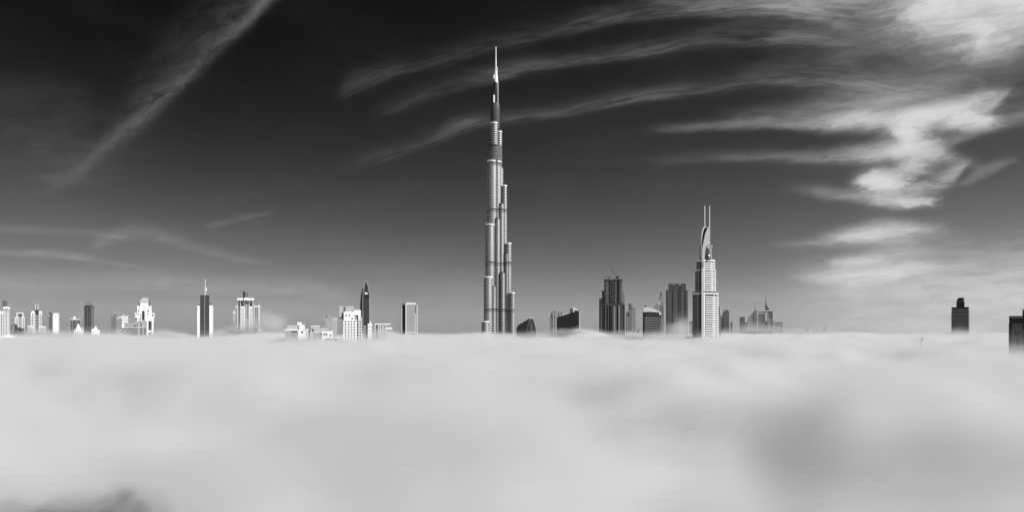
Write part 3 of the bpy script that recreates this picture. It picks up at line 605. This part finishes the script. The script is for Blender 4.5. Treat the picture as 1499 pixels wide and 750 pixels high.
b.box('body', GREY, 339.4, 345.4, 458.6, 0, 8); b.box('roof_edge', WHITE, 340.4, 345, 457.2, -.4, 4, 458.4); b.box('light_strip', WHITE, 342, 342.8, 459, -.5, .6, 472); b.box('mast', WHITE, 343.2, 343.6, 453.5, 2, 2.4, 458)
# ================================================================== white blocks left of the tallest tower
def lattice(b, x0, x1, yt, yb, nx, ny, wv, hh, mat=WHITE, d=0.0):
    """a wall with a grid of real window openings: floor strips and piers in front of the dark rooms"""
    sx = (x1-x0)/nx; sy = (yb-yt)/ny
    b.rep('wall_strip', mat, [(x0, x1, yt+sy*k-hh/2, yt+sy*k+hh/2, d-.5, d+.3) for k in range(ny+1)])
    b.rep('wall_pier', mat, [(x0+sx*k-wv/2, x0+sx*k+wv/2, yt, yb, d-.56, d+.3) for k in range(nx+1)])
b = B('flat_roofed_block', 'low white flat-roofed block with one small roof cube, leftmost of the fogbound white blocks', 'building', 434, 980)
b.box('body', GREY, 417.4, 453, 484.5, 0, 16); b.box('upper_body', CREAM, 420.2, 438, 476.4, 3, 14, 485); b.box('upper_body', WHITE, 437.6, 446.4, 476, 1.5, 14, 500); b.box('roof_cube', WHITE, 435.2, 441.8, 472.2, 5, 11, 477)
b.rep('roof_edge', WHITE, [(416.8, 436, 482.6, 484.6, -.8, 15), (446, 453.8, 482.2, 484, -.8, 15)]); lattice(b, 418, 425, 484, 498, 3, 5, 1.1, 1.0, CREAM); b.box('white_wall', WHITE, 436, 447, 484.2, -.6, 3); lattice(b, 447, 453.2, 484, 498, 2, 4, 1.1, 1.3)
b.rep('window', GLASS, [(441, 443.6, 485.2, 488.2, -.75, .2), (427, 434.6, 485.4, 487, -.3, .2)]); b.piers(CREAM, [426.4, 428.8, 431.2, 434], .8, 487, FOGY)
b = B('flat_roofed_block', 'low white block with one dark opening high at its left end', 'building', 466, 940)
b.box('body', CREAM, 455.4, 468.2, 478.6, 1, 12); b.box('roof_edge', WHITE, 454.8, 468.8, 477.6, .4, 12.4, 478.8); b.box('window', GLASS, 457.2, 459.2, 482.0, .7, 1.5, 486.4); b.box('right_wing', CREAM, 468.2, 477.8, 482.4, 1.5, 12); b.box('roof_edge', WHITE, 468.1, 478.4, 481.6, .9, 12.3, 482.5); b.box('parapet', WHITE, 453.6, 458.4, 487, -.4, 3, 488.4); b.box('roof_room', LGREY, 460, 465, 475.8, 5, 10, 477.6)
b = B('flat_roofed_block', 'nearest pale white block sinking into the fog, with two deep slots in its front', 'building', 474, 880)
b.box('body', LGREY, 457.6, 486.2, 487.4, 0, 12); b.box('front_body', WHITE, 471, 487, 486, -1.5, 10, 497); b.box('lower_body', WHITE, 470.8, 489.4, 497, -2.2, 10); b.rep('slot', GREY, [(473, 479.5, 488.3, 491.8, -1.65, 0), (477, 484, 495.6, 496.8, -1.65, 0), (482, 485, 490, 493, -1.65, 0)]); b.piers(CREAM, [458, 461.5, 465, 468.4], 1.0, 488, FOGY); b.rep('roof_edge', WHITE, [(470.6, 487.4, 485.2, 486.2, -1.9, 10.3), (457.2, 471, 486.8, 487.6, -.5, 12.3)])
b.box('chimney', WHITE, 494, 496, 493, 0, 3); b.box('side_step', CREAM, 489.4, 494, 496, .5, 8)
b = B('hazy_block', 'faint grey-white block of balconies seen through mist, left of the window-gridded block', 'building', 483, 1300)
b.box('body', LGREY, 472, 487, 464.6, 0, 12); b.box('roof_room', LGREY, 472.2, 486.8, 461.4, 1, 9, 466); b.box('painted_shade_strip', DGREY, 477.2, 478.6, 461.9, .6, 1.4, 466); b.prof('sloped_wall', GREY, [(472.4, 471.6), (476.2, 469.4), (476.2, 473.2), (472.4, 476.6)], -.6, .4); b.box('right_wing', CREAM, 486.8, 493.6, 465, .8, 10); lattice(b, 477, 487, 470, 490, 5, 8, .9, 1.0, CREAM); b.slabs(CREAM, 487, 493.8, .4, 9, 469, 498, 2.6, 1.0, .3, 'balcony')  # dark strip on the roof room is shadow painted as a grey box
b = B('window_gridded_block', 'large bright white apartment block with a regular grid of small square windows', 'apartment block', 513, 960)
b.box('body', GLASS, 503.4, 524.6, 462, .3, 14); b.box('upper_wall', WHITE, 503.2, 520.6, 456.6, -.35, 12, 469.2); b.box('roof_block', CREAM, 496.6, 517.8, 448.4, 2.5, 13, 470); b.box('painted_roof_shade', DGREY, 503.4, 505.8, 449.6, 1.9, 2.7, 456.8); b.prof('sloped_recess', DGREY, [(496.8, 466.2), (502.6, 461.2), (502.6, 467.6), (496.8, 468.6)], 1.8, 3); b.box('left_ledge', CREAM, 496.4, 503.2, 468.2, 1.2, 8, 469.8)  # grey strip left of the roof block paints its shadow
b.box('roof_block', WHITE, 517.9, 528.4, 454.2, 1, 11, 468); b.box('roof_cap', CREAM, 519, 524.6, 453.2, 2, 8, 454.3)
b.rep('window', GLASS, [(506, 507.6, 461.2, 463.6, -.5, .2), (510.4, 512, 461.2, 463.6, -.5, .2), (514.6, 516.4, 465.6, 468, -.5, .2), (519, 520, 461, 464, -.5, .2), (519.4, 520.4, 465.8, 468, -.5, .2)])
lattice(b, 503.6, 520.8, 469.6, 509.6, 4, 10, 2.1, 1.9); b.slabs(WHITE, 521.2, 529.6, .6, 10, 468.6, 509, 4.0, 1.6, .3, 'balcony'); b.box('side_body', GREY, 521.2, 529.2, 466.5, 1.2, 9); b.piers(WHITE, [522.2, 525, 529.4], .8, 464.5, 509, -.1)
b.rep('antenna', DGREY, [(506.5, 506.9, 445.6, 448.4, 5, 5.4), (508.6, 509, 446.6, 448.4, 5, 5.4)])
b = B('pointed_glass_tower', 'slender dark tower with a leaf-shaped pointed crown behind the window-gridded block', 'skyscraper', 535, 1750)
b.prof('left_blade', BLACK, [(527.4, 484), (527, 446), (528.6, 430), (530.9, 421.2), (532, 424), (531.4, 484)], 1, 8); b.box('body', GLASS, 531.8, 540.4, 432, 0, 9); b.prof('crown_glass', MGLASS, [(531.6, 431), (532.6, 420), (535.4, 410.6), (538.6, 420), (540.2, 431)], 3, 6)
def strip(b, name, mat, pts, w_, d0, d1): b.prof(name, mat, [(x-w_/2, y) for x, y in pts]+[(x+w_/2, y) for x, y in pts[::-1]], d0, d1)
strip(b, 'crown_rib', LGREY, [(531.2, 512), (531.0, 440), (531.7, 426), (533.2, 417), (535.4, 410)], .8, -.6, 2); strip(b, 'crown_rib', LGREY, [(541.6, 512), (541.2, 440), (540.2, 426), (538.2, 417), (535.8, 410)], .9, -.6, 2); strip(b, 'crown_rib', GREY, [(535.4, 411), (534, 418), (533.2, 427)], .4, 1, 2.6); strip(b, 'crown_rib', GREY, [(535.8, 412), (537.4, 420), (538.6, 427)], .4, 1, 2.6)
b.box('bright_room', WHITE, 534.2, 538, 428.6, -.6, 2.4, 431.4); b.box('top_band', BLACK, 532, 540.6, 431.4, -.9, 3, 436.4); b.prof('right_blade', GREY, [(541.2, 512), (541.2, 436), (542.6, 446), (543.2, 470), (543.2, 512)], .6, 7); b.lathe('tip', DGREY, 535.5, 3, [(.2, 409.2), (.5, 411.4)], 8)
L = [(541.4, 543.2 + (.2 if k > 3 else -.4), 438+k*3.2, 438.9+k*3.2, -.2, 7) for k in range(14)]; b.rep('balcony', CREAM, L); b.rep('balcony', GREY, [(529.6, 531.4, 440+k*3.2, 440.9+k*3.2, .2, 6) for k in range(12)])
b = B('flat_roofed_block', 'small bright white block against the foot of the pointed dark tower', 'building', 541.5, 1100)
b.rep('block', WHITE, [(538.4, 544.6, 474, 512, 0, 6), (541.8, 543.6, 471.2, 474, 1, 3)]); b.rep('ledge', CREAM, [(538, 545, 478.6, 479.4, -.4, 6.4), (538, 545, 484, 484.8, -.4, 6.4)]); b.box('dark_base', GREY, 532, 538.2, 477, 2, 7)
b = B('cantilevered_block', 'low block with a white roof slab sticking out to the right, half in the mist', 'building', 558, 1150)
b.box('body', LGREY, 549, 565, 476, 0, 12); b.box('dark_flank', DGREY, 549.4, 553.4, 476.3, -.35, 4); b.rep('roof_slab', WHITE, [(548.2, 571.8, 474.2, 475.8, -.8, 12), (565, 574.2, 479.8, 482.6, -.3, 11)]); b.box('roof_plant', GREY, 565, 569, 472.9, 2, 8, 474.2); b.piers(WHITE, [549.2, 554, 557.2, 560.6, 564.6], .9, 476, FOGY, -.6); b.rep('window', GREY, [(555, 556.4, 478, 479.6, -.2, .3), (561.6, 563.2, 478, 479.6, -.2, .3)])
b = B('two_faced_tower', 'plain upright tower with a shaded left face and a pale ribbed right face', 'tower', 598.5, 1500)
b.prism('body', CREAM, [(586.4, 6), (594.2, 0), (608.6, 1.6), (608.8, 11), (594, 15)], 445.5); b.prism('shade_toned_face', BLACK, [(588.4, 4.1), (593.6, .1), (593.8, 1.5), (588.6, 5.5)], 446.6); b.prism('roof_edge', WHITE, [(586.0, 5.8), (594.2, -.5), (609.1, 1.2), (609.2, 11.4), (594, 15.4)], 443.8, 445.6)  # shade of the left face is put into its black colour
b.prism('corner_pier', WHITE, [(593.7, -.3), (594.9, -.3), (594.9, .8), (593.7, .8)], 445.7); b.prism('edge_pier', WHITE, [(586.1, 5.3), (588.0, 3.9), (588.3, 5), (586.4, 6.6)], 445.7); b.rep('fin', WHITE, [(610.3, 611.2, 446, 512, 2, 8), (587.9, 588.6, 446, 512, 3.4, 4.6)]); b.rep('rib', CREAM, [(595.8+1.55*k, 596.2+1.55*k, 446.4, 512, -.35+.17*k, .6+.17*k) for k in range(8)]); b.rep('rib_notch', DGREY, [(608.2, 609.2, 447, 458, 1.0, 4), (590.2, 592.6, 446.6, 447.6, 1.2, 3)])
b.rep('floor_band', WHITE, [(594.4, 608.8, 487, 488, -.7, 4)])
# ================================================================== between the tallest tower and the black cluster
b = B('wedge_roofed_block', 'dark block with a sharply sloping roof ridge just right of the tallest tower', 'building', 770, 1500)
b.prism('left_facet', BLACK, [(756, 10), (770.4, 0), (775.6, 1), (778, 12)], 470, yts=[480, 492, 466.8, 466.8])
b.prof('left_face', BLACK, [(755.8, 512), (756.4, 486), (758.2, 476.4), (775.2, 466.6), (773.4, 474), (771, 484), (769.8, 512)], .2, 9)  # left black, right grey: the faces' shade is put into their colours
b.prof('right_face', MGLASS, [(770.6, 512), (771.6, 484), (774, 474), (776.2, 467.8), (779, 467.6), (782, 476), (784.2, 488), (784.6, 512)], 1.2, 9)
strip(b, 'ridge_edge', LGREY, [(770.2, 512), (771.3, 484), (773.7, 474), (775.9, 467.4)], .5, -.2, 1.4); strip(b, 'right_edge', BLACK, [(779.4, 467), (782.4, 476), (784.6, 488), (784.9, 512)], .9, .4, 8); b.rep('roof_light', WHITE, [(777, 778.8, 465.2, 466.8, 2, 4), (783.4, 784.8, 475.4, 476.2, 2, 4)])
b = B('notched_tower', 'narrow grey tower with notched top and pale centre strips, left of the slanted black slab', 'tower', 809.5, 1900)
b.box('body', GREY, 804.4, 814.8, 465.4, 1, 9); b.box('upper_body', GREY, 805.6, 814, 458.6, 1.5, 8, 470); b.rep('crown', DGREY, [(807.4, 809.2, 455.8, 459, 2, 6), (810.8, 812.6, 455.8, 459, 2, 6)]); b.rep('light_strip', CREAM, [(809.2, 810.6, 458.6, 512, .2, 2), (812.8, 813.6, 461, 512, .3, 2)]); b.rep('glass_strip', LGLASS, [(810.7, 812.6, 465.4, 512, .5, 2)])
b = B('notched_tower', 'second narrow notched grey tower half hidden behind the slanted black slab', 'tower', 819.5, 2000)
b.box('body', GREY, 815.4, 823.4, 460, 0, 8); b.rep('crown', DGREY, [(817, 818.6, 456.2, 460, 1, 5), (820.6, 822, 456.2, 460, 1, 5)]); b.rep('light_strip', CREAM, [(819.2, 820.4, 457.6, 512, -.6, 1), (822.6, 823.2, 459, 512, -.4, 1)])
b = B('slanted_black_slab', 'wide black building with a roof line slanting up to the right', 'building', 832, 1420)
b.prism('body', BLACK, [(815.2, 4), (847.4, 0), (848.6, 10), (817, 14)], 460, yts=[465.2, 455.2, 455.2, 465.2]); b.prism('right_face', GREY, [(847.5, 0), (850.2, 4), (850.9, 10), (848.6, 10.3)], 455, yts=[455, 456, 457, 455]); b.rep('roof_block', DGREY, [(834, 839, 452.2, 460, 4, 9)]); b.prof('roof_sail', WHITE, [(838.9, 450.4), (842.2, 450.8), (846.2, 454.2), (845.8, 455.4), (841, 454.2), (840, 458), (838.8, 458)], 3.5, 7)
b.rep('mullion', DGREY, [(817+1.9*k, 817.25+1.9*k, 466.6-.59*k, 512, 3.3-.235*k, 4.6-.235*k) for k in range(16)]); b.box('roof_panel', GREY, 840.2, 845.4, 453.8, 4.5, 6.5, 457.4)
# ================================================================== dark cluster with cranes
b = B('unfinished_tower', 'dark clustered tower still under construction with a ragged scaffolded top', 'skyscraper', 897, 1500)
b.box('body', GLASS, 880, 914.6, 447, 1, 15); b.box('left_wing', GREY, 876.8, 881.2, 437.2, 3, 13); b.box('left_wing', DGREY, 881.2, 884.2, 425.6, 2.5, 12); b.box('right_wing', LGREY, 911.4, 914, 425, 3, 11); b.box('upper_body', BLACK, 884.4, 911, 411, 1, 13, 448)
for (x, r, yt) in ((888, 3.4, 409.5), (894.4, 3.0, 410), (900.4, 3.2, 409.4), (907.6, 3.7, 409.6)):
    t = b.lathe('column_bay', GLASS, x, 1.6, [(r, yt), (r, b.gy)], 18)
    b.rings('floor_edge', GREY, x, 1.6, r, yt+2, 446, 2.3, .6, .25, 18, t)
    b.lathe('formwork', DGREY, x, 1.6, [(r+.4, yt-.4), (r+.5, yt+2.8), (r+.1, yt+3)], 14, t)
b.rep('core_wall', DGREY, [(886, 891, 408.6, 412, 5, 9), (893, 897.5, 409.4, 412, 5, 9), (902.6, 909.6, 408.8, 412, 4, 9)]); b.rep('scaffold_deck', DGREY, [(880.6, 914.4, 445.6, 447.2, -2.6, 4), (897, 914.4, 444, 444.6, -2.8, 1)])
b.rep('rib', GREY, [(x, x+.5, 448, 512, -2.2, 1) for x in (880.2, 886.4, 890.4, 896, 902, 908.6)]); b.rep('rib', LGREY, [(x, x+.35, 412, 445, -2.4, -.6) for x in (886.9, 896.9)]); b.rep('rail_post', DGREY, [(884.5+k*2.05, 884.75+k*2.05, 407.4-(k % 3)*.5, 411, .5, .8) for k in range(13)]); b.slabs(DGREY, 911.4, 914, 3, 11, 430, 500, 2.8, .7, .25); b.rep('light_panel', LGREY, [(898.2, 901.4, 448.4, 512, -1.75, 0), (905.4, 907.4, 448.4, 512, -2.3, 0)])
b = B('tower_crane', 'small crane with its long thin jib raised up to the left over the unfinished tower', 'crane', 903.5, 1497)
b.box('mast', BLACK, 903, 904.2, 404.4, 3, 4.2, 409); b.prof('cab', BLACK, [(901.4, 405.6), (905.4, 404.6), (905.6, 406.8), (901.6, 407.4)], 3, 5); b.prof('jib', DGREY, [(902.4, 404.8), (890.6, 387.6), (891, 387.3), (903, 404.4)], 3.4, 3.8); b.prof('counter_jib', BLACK, [(905, 404.8), (906.6, 402.6), (907, 403), (905.6, 406)], 3.2, 4.2)
b = B('tower_crane', 'small crane with a short bent jib at the left of the unfinished tower roof', 'crane', 890.5, 1499)
b.box('mast', BLACK, 890.4, 891.3, 406.4, 3, 4, 409.5); b.prof('jib', DGREY, [(889, 405.4), (886.2, 403), (886.6, 402.6), (889.6, 405), (892.6, 406.4), (892.4, 407)], 3.2, 3.8); b.prof('counter_jib', BLACK, [(891.4, 406.4), (893.4, 404.8), (893.8, 405.4), (892, 407.4)], 3.2, 4)
b = B('slim_pale_tower', 'slim pale tower with one dark window near the top, beside the unfinished tower', 'tower', 919.5, 1750)
b.box('body', LGREY, 916, 922.6, 456.4, 0, 8); b.box('roof_edge', CREAM, 916.6, 923, 455.4, -.4, 8.4, 456.5); b.rep('window', GLASS, [(918.9, 920.8, 458.4, 463.4, -.12, .5), (916.6, 917.8, 461, 463, -.12, .5)]); b.rep('light_strip', CREAM, [(921.6, 922.6, 456.6, 512, -.5, .5), (918.2, 919, 464.6, 512, -.3, .5)]); b.rep('dark_strip', GREY, [(916.2, 917.4, 466, 512, -.2, .5)])
b = B('slim_grey_tower', 'hazy two-toned tower with a darker left half and small dome, behind the slim pale tower', 'tower', 925, 2300)
b.box('dark_half', DGREY, 920, 924.2, 444.6, 0, 8); b.box('light_half', LGREY, 924.2, 930.6, 450, .5, 8); b.lathe('dome', LGREY, 926.6, 4, [(.8, 447), (2.4, 448.2), (3, 450)], 14); b.rep('slot', GREY, [(926.6, 928.4, 455, 464, .35, 1)]); b.rep('roof_edge', CREAM, [(924, 931, 449.8, 450.8, .1, 8.4)])
b = B('domed_block', 'tiny hazy domed roof low between the slim towers and the curved-roof tower', 'building', 936, 2500)
b.lathe('dome', LGREY, 935.8, 3, [(.6, 482.4), (2.2, 483.4), (3.4, 486), (3.8, 512)], 14); b.box('ledge', WHITE, 937, 939, 482.8, 1, 3, 483.5)
b = B('curved_roof_tower', 'tower with a gridded grey facade under a bright white swooping roof', 'tower', 955, 1350)
b.prism('body', GLASS, [(941, 3), (943.4, 0), (967.6, 1.4), (967.8, 11), (943, 12)], 456, yts=[450.4, 450, 462, 462, 450]); b.prof('roof_sweep', WHITE, [(941.4, 457.2), (941.6, 450.2), (945, 449.6), (951, 450.6), (958, 452.8), (964, 455.4), (967.8, 457.6), (967.8, 461.8), (964.6, 461.4), (964.6, 458), (958, 457.4), (950, 457)], -1.0, 10); b.box('roof_plant', BLACK, 942.6, 946.4, 447.8, 3, 7, 450.2)
b.slabs(LGREY, 943.4, 967.4, .1, 9, 465.2, 510, 2.5, .85, .25); b.rep('mullion', LGREY, [(944.2+2.1*k, 944.6+2.1*k, 463.8, 510, -.4+.12*k, .6+.12*k) for k in range(12)]); b.box('top_band', BLACK, 942, 966.8, 457.6, -.4, 3, 463.6); b.rep('top_mullion', GREY, [(946+2.4*k, 946.4+2.4*k, 458, 463.6, -.65, .2) for k in range(9)]); b.prism('left_edge', BLACK, [(940.9, 2.9), (943.5, -.3), (943.6, .8), (941.4, 4)], 457)
b = B('spire_topped_tower', 'pointed crown with a bright white slot peeping over the curved-roof tower', 'tower', 967, 1900)
b.prof('crown', LGREY, [(961.6, 448), (964, 441), (966, 433), (966.6, 430), (967.4, 428), (968.8, 428.6), (969.2, 432), (971, 440), (971.8, 448)], 1, 6); b.prof('white_slot', WHITE, [(963.2, 446.6), (964, 441), (965.4, 440.6), (965.4, 446.6)], .4, 1.4); strip(b, 'crown_edge', DGREY, [(961.8, 447), (964.2, 440), (966.4, 431.6)], .5, .2, 1.6); b.prof('finial', DGREY, [(966.6, 431.8), (966.6, 429), (967.6, 427.6), (968.8, 429), (968.6, 432.6)], .4, 3)
b.box('body', LGREY, 957, 972, 447.6, .8, 8); b.rep('rib', CREAM, [(968.4, 968.9, 448, 512, .2, 1), (971.2, 971.7, 448, 512, .2, 1)]); b.box('light', WHITE, 969, 969.8, 468, 0, 1, 472); b.box('aerial', GREY, 952.4, 952.7, 441, 3, 3.3, 448)
b = B('ribbed_dark_tower', 'wide dark grey tower with three ribbed bays rising above its shoulders', 'skyscraper', 991, 1650)
b.box('body', MGLASS, 974.8, 1007, 425, 1, 15); b.box('core', DGREY, 978.4, 1003.6, 418, .6, 13)
for (x0, x1) in ((978.2, 985.6), (986.6, 994), (996.6, 1003.8)):
    t = b.box('bay', DGREY, x0, x1, 415.8, -.9, 10); b.rep('bay_rib', GREY, [(x0+.2+k*1.75, x0+.6+k*1.75, 415.2, 426, -1.3, 0) for k in range(5)], t)
b.rep('rib', LGREY, [(x, x+.4, 425.6, 512, -1.6, 1) for x in (977.6, 986, 994.8, 1004.2)]); b.rep('shoulder', GREY, [(974.4, 978, 424.6, 426, .2, 14), (1004, 1007.4, 424.8, 426, .2, 14)]); b.rep('shoulder_rib', LGREY, [(975, 975.4, 426, 512, .4, 1.4), (1006, 1006.4, 426, 512, .4, 1.4)])
b = B('small_dim_block', 'small dim block squeezed between the ribbed dark tower and the white sail tower', 'building', 1010.5, 1900)
b.box('body', MGLASS, 1008.6, 1014, 470.2, 0, 7); b.lathe('dome', CREAM, 1010.4, 2, [(.5, 468), (1.4, 468.8), (1.8, 470.4)], 12); b.rep('rib', LGREY, [(1009, 1009.4, 471, 512, -.4, .4), (1012, 1012.4, 471, 512, -.4, .4)])
b = B('rounded_side_tower', 'pale narrow round-topped tower close behind the right edge of the white sail tower', 'tower', 1053, 1500)
b.prof('body', LGREY, [(1050, 512), (1050, 450), (1051, 447.4), (1052.6, 446.8), (1053.6, 449), (1054.2, 455), (1054.4, 512)], 0, 7); strip(b, 'arch_edge', WHITE, [(1052.4, 446.6), (1053.7, 449), (1054.3, 455), (1054.1, 458)], .6, -.6, 3); b.box('side_wing', GREY, 1054.4, 1056, 462, 1, 6)
# ================================================================== hazy towers on the right
b = B('hazy_round_topped_tower', 'dark hazy tower with a rounded stepped top, first right of the white sail tower', 'tower', 1062, 3200)
b.prism('body', DGREY, [(1057.4, 3), (1060, 0), (1067.4, 0), (1067.6, 9), (1058, 10)], 458, yts=[460, 456, 456.6, 460, 460]); b.rep('roof_block', DGREY, [(1059.6, 1064, 454.6, 458, 2, 7), (1063.4, 1065.6, 453.2, 458, 2, 7)]); b.box('light_edge', CREAM, 1066.4, 1068, 455.6, .4, 3, 460); b.rep('floor_band', GREY, [(1057.6, 1067.7, 462+4*k, 462.6+4*k, -.4, 9) for k in range(7)]); b.box('side_wing', GREY, 1053.8, 1057.4, 464, 1, 6)
b = B('hazy_low_tower', 'short hazy sliver beside the round-topped dark tower', 'tower', 1070.5, 3300)
b.box('body', GREY, 1069.2, 1072.2, 472.6, 0, 5); b.box('roof_edge', DGREY, 1069, 1072.4, 471.8, -.3, 5.2, 472.7); b.rep('slot', DGREY, [(1070.2, 1071, 474, 490, -.15, .4)])
b = B('hazy_box_tower', 'flat-topped hazy dark tower, left of the sloping grey hull-shaped tower', 'tower', 1087, 3000)
b.box('body', DGREY, 1082.6, 1090.4, 465, 0, 9); b.box('roof_edge', GREY, 1082.4, 1090.7, 464.4, -.3, 9.3, 465.2); b.box('bright_edge', WHITE, 1091, 1092.2, 466.6, 1, 4, 472); b.box('aerial', GREY, 1089.6, 1089.9, 461.6, 3, 3.3, 464.6); b.rep('floor_band', GREY, [(1082.5, 1090.5, 468+3.5*k, 468.5+3.5*k, -.25, 3) for k in range(6)])
b = B('hazy_box_tower', 'lower dark hazy block in front of the flat-topped one', 'tower', 1090.6, 2800)
b.box('body', DGREY, 1087.6, 1094, 472.6, 0, 7); b.box('roof_edge', BLACK, 1087.4, 1094.2, 472, -.3, 7.3, 472.8); b.rep('floor_band', GREY, [(1087.5, 1094.1, 476+3.5*k, 476.5+3.5*k, -.25, 3) for k in range(5)])
b = B('hull_shaped_tower', 'hazy grey tower with a curved sloping left side and a thin aerial', 'tower', 1102, 3000)
b.prof('body', LGREY, [(1093, 472), (1093.6, 468), (1096, 464.4), (1100, 460.4), (1105, 455.2), (1108.6, 455), (1108.6, 512), (1095.6, 512), (1094.4, 480)], 0, 10); b.prof('dark_side', GREY, [(1104.4, 455), (1108.8, 454.6), (1108.8, 512), (1104.4, 512)], -.5, 8); b.lathe('aerial', GREY, 1105.5, 3, [(.15, 443.4), (.3, 447), (.4, 451), (1, 455.4)], 8); b.rep('slot', DGREY, [(1102.2, 1103, 463, 470, -.15, .5)])
b = B('framed_white_block', 'pale square-framed block with vertical slots, under the dark triangular sail spire', 'tower', 1120, 2500)
b.box('body', GREY, 1109, 1131.4, 456, .4, 13); b.rep('frame', WHITE, [(1108.4, 1132, 454.8, 456.4, -.6, 13), (1108.4, 1110, 456.4, 512, -.55, 13), (1130.8, 1132, 456.4, 512, -.55, 10), (1110, 1121, 458, 459.2, -.3, 2)]); b.rep('rib', CREAM, [(1111.2+1.55*k, 1112+1.55*k, 459.2, 512, -.3, 1) for k in range(6)]); b.box('white_panel', WHITE, 1120, 1123.4, 458, -.5, 1, 471); b.box('white_panel', CREAM, 1123.6, 1130.6, 466, -.2, 1); b.rep('recess', DGREY, [(1120.2, 1122.8, 472.4, 476.4, -.1, .8), (1120.2, 1122.8, 478, 482.6, -.1, .8)]); b.rep('top_slot', CREAM, [(1124.6, 1125.6, 459, 465, -.2, 1), (1127.4, 1128.2, 457.8, 465, -.2, 1)]); b.box('mid_strip', CREAM, 1120, 1123.2, 482.8, -.15, 1)
b = B('sail_spire', 'dark curved triangular fin with a needle on top of the framed pale block', 'spire', 1122.5, 2520)
b.prof('fin', DGREY, [(1120, 455.4), (1120.1, 441), (1122, 446), (1124.4, 451), (1127.2, 455.4)], 1, 6); b.lathe('needle', DGREY, 1120.4, 3, [(.15, 434.4), (.3, 437), (.4, 442)], 8); b.box('foot', GREY, 1119.6, 1128, 454.6, .6, 7)
b = B('hazy_block', 'dark edge and faint grey block fading into mist right of the framed pale block', 'building', 1137, 3400)
b.box('body', LGREY, 1133.6, 1142.4, 472, 0, 8); b.box('dark_edge', DGREY, 1131.2, 1133, 470.6, 0, 5); b.rep('side_body', LGREY, [(1142.4, 1146, 471.6, 512, 2, 7)]); b.rep('slot', GREY, [(1137, 1138, 474, 500, -.15, .4)])
b = B('hazy_block', 'barely visible low rooftops far away in the haze, right of all the hazy towers', 'building', 1194, 5200)
b.rep('block', GREY, [(1179, 1184, 481.4, 500, 0, 6), (1190, 1193, 482.2, 500, 0, 5), (1195, 1198, 481.6, 500, 0, 4), (1204, 1210, 481.6, 500, 0, 6), (1206.6, 1209, 478.6, 482, 0, 4)])
b = B('barrel_headed_tower', 'lone dark tower of ragged balconies with a ring-shaped head, on the right', 'tower', 1405.6, 1450)  # backlit: the shade of its near faces is put into dark materials
b.box('body', GLASS, 1393.2, 1417.8, 450.6, 0, 14); b.box('roof_edge', BLACK, 1392.6, 1418.6, 450, -.5, 14.5, 451.6); b.box('neck', BLACK, 1400, 1412, 442, 2, 10, 450.6)
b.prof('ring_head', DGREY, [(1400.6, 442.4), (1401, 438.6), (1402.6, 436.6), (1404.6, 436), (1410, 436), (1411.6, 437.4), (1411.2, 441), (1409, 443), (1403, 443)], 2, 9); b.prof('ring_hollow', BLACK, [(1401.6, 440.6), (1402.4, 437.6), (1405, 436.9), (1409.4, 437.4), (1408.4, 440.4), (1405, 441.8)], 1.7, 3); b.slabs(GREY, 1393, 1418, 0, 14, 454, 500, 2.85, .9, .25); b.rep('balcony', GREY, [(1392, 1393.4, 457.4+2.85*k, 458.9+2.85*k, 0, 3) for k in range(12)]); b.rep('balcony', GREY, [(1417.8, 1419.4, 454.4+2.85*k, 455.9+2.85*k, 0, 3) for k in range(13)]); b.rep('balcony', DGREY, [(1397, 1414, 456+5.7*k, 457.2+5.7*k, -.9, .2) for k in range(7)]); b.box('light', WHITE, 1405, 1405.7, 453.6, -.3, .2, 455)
b = B('crane_tip', 'tiny crane jib tip poking out of the fog left of the lone dark tower', 'crane', 1349, 600)
b.prof('jib', DGREY, [(1345.6, 514), (1349.2, 496.6), (1350.2, 496.8), (1347, 514)], 0, .8); b.prof('jib_head', BLACK, [(1348.6, 495.2), (1351.2, 495.8), (1350.6, 497.4), (1348.8, 497.2)], -.2, 1)
b = B('dark_edge_tower', 'near dark block with recessed black openings at the right edge of the picture', 'building', 1495, 430)  # turned from the sun; its shade is coloured in with dark materials
b.box('body', DGREY, 1477.6, 1530, 466, .8, 20); b.rep('left_frame', BLACK, [(1477.0, 1481.4, 463.2, 540, 0, 3)]); b.rep('roof_frame', DGREY, [(1477.4, 1500, 462.9, 465.4, -.4, 20), (1481.4, 1498, 474.2, 480.2, -.2, 2), (1483.6, 1497.6, 482.2, 485, -.4, 2)])
b.box('tall_part', BLACK, 1496.8, 1530, 454, -1, 18); b.prof('tall_edge', DGREY, [(1496.9, 452), (1499, 454.4), (1530, 454.4), (1530, 456), (1496.9, 456)], -1.3, 17); b.rep('opening', BLACK, [(1481.6, 1496.6, 465.8, 473.8, .5, 1.4), (1484.8, 1496, 485.2, 491.6, .5, 1.4), (1486.8, 1492.6, 494.6, 507, .5, 1.4), (1478.8, 1480.4, 491.4, 516, -.15, .5), (1482.2, 1484, 496.4, 500, .5, 1.4)]); b.rep('column', DGREY, [(1484.4, 1485.2, 491.6, 530, .1, 1.6), (1493, 1495.4, 488, 530, -.1, 1.6), (1481.5, 1482.2, 474, 530, .2, 1.6)]); b.rep('left_edge', GREY, [(1476.4, 1477.2, 474, 530, .2, 3)])
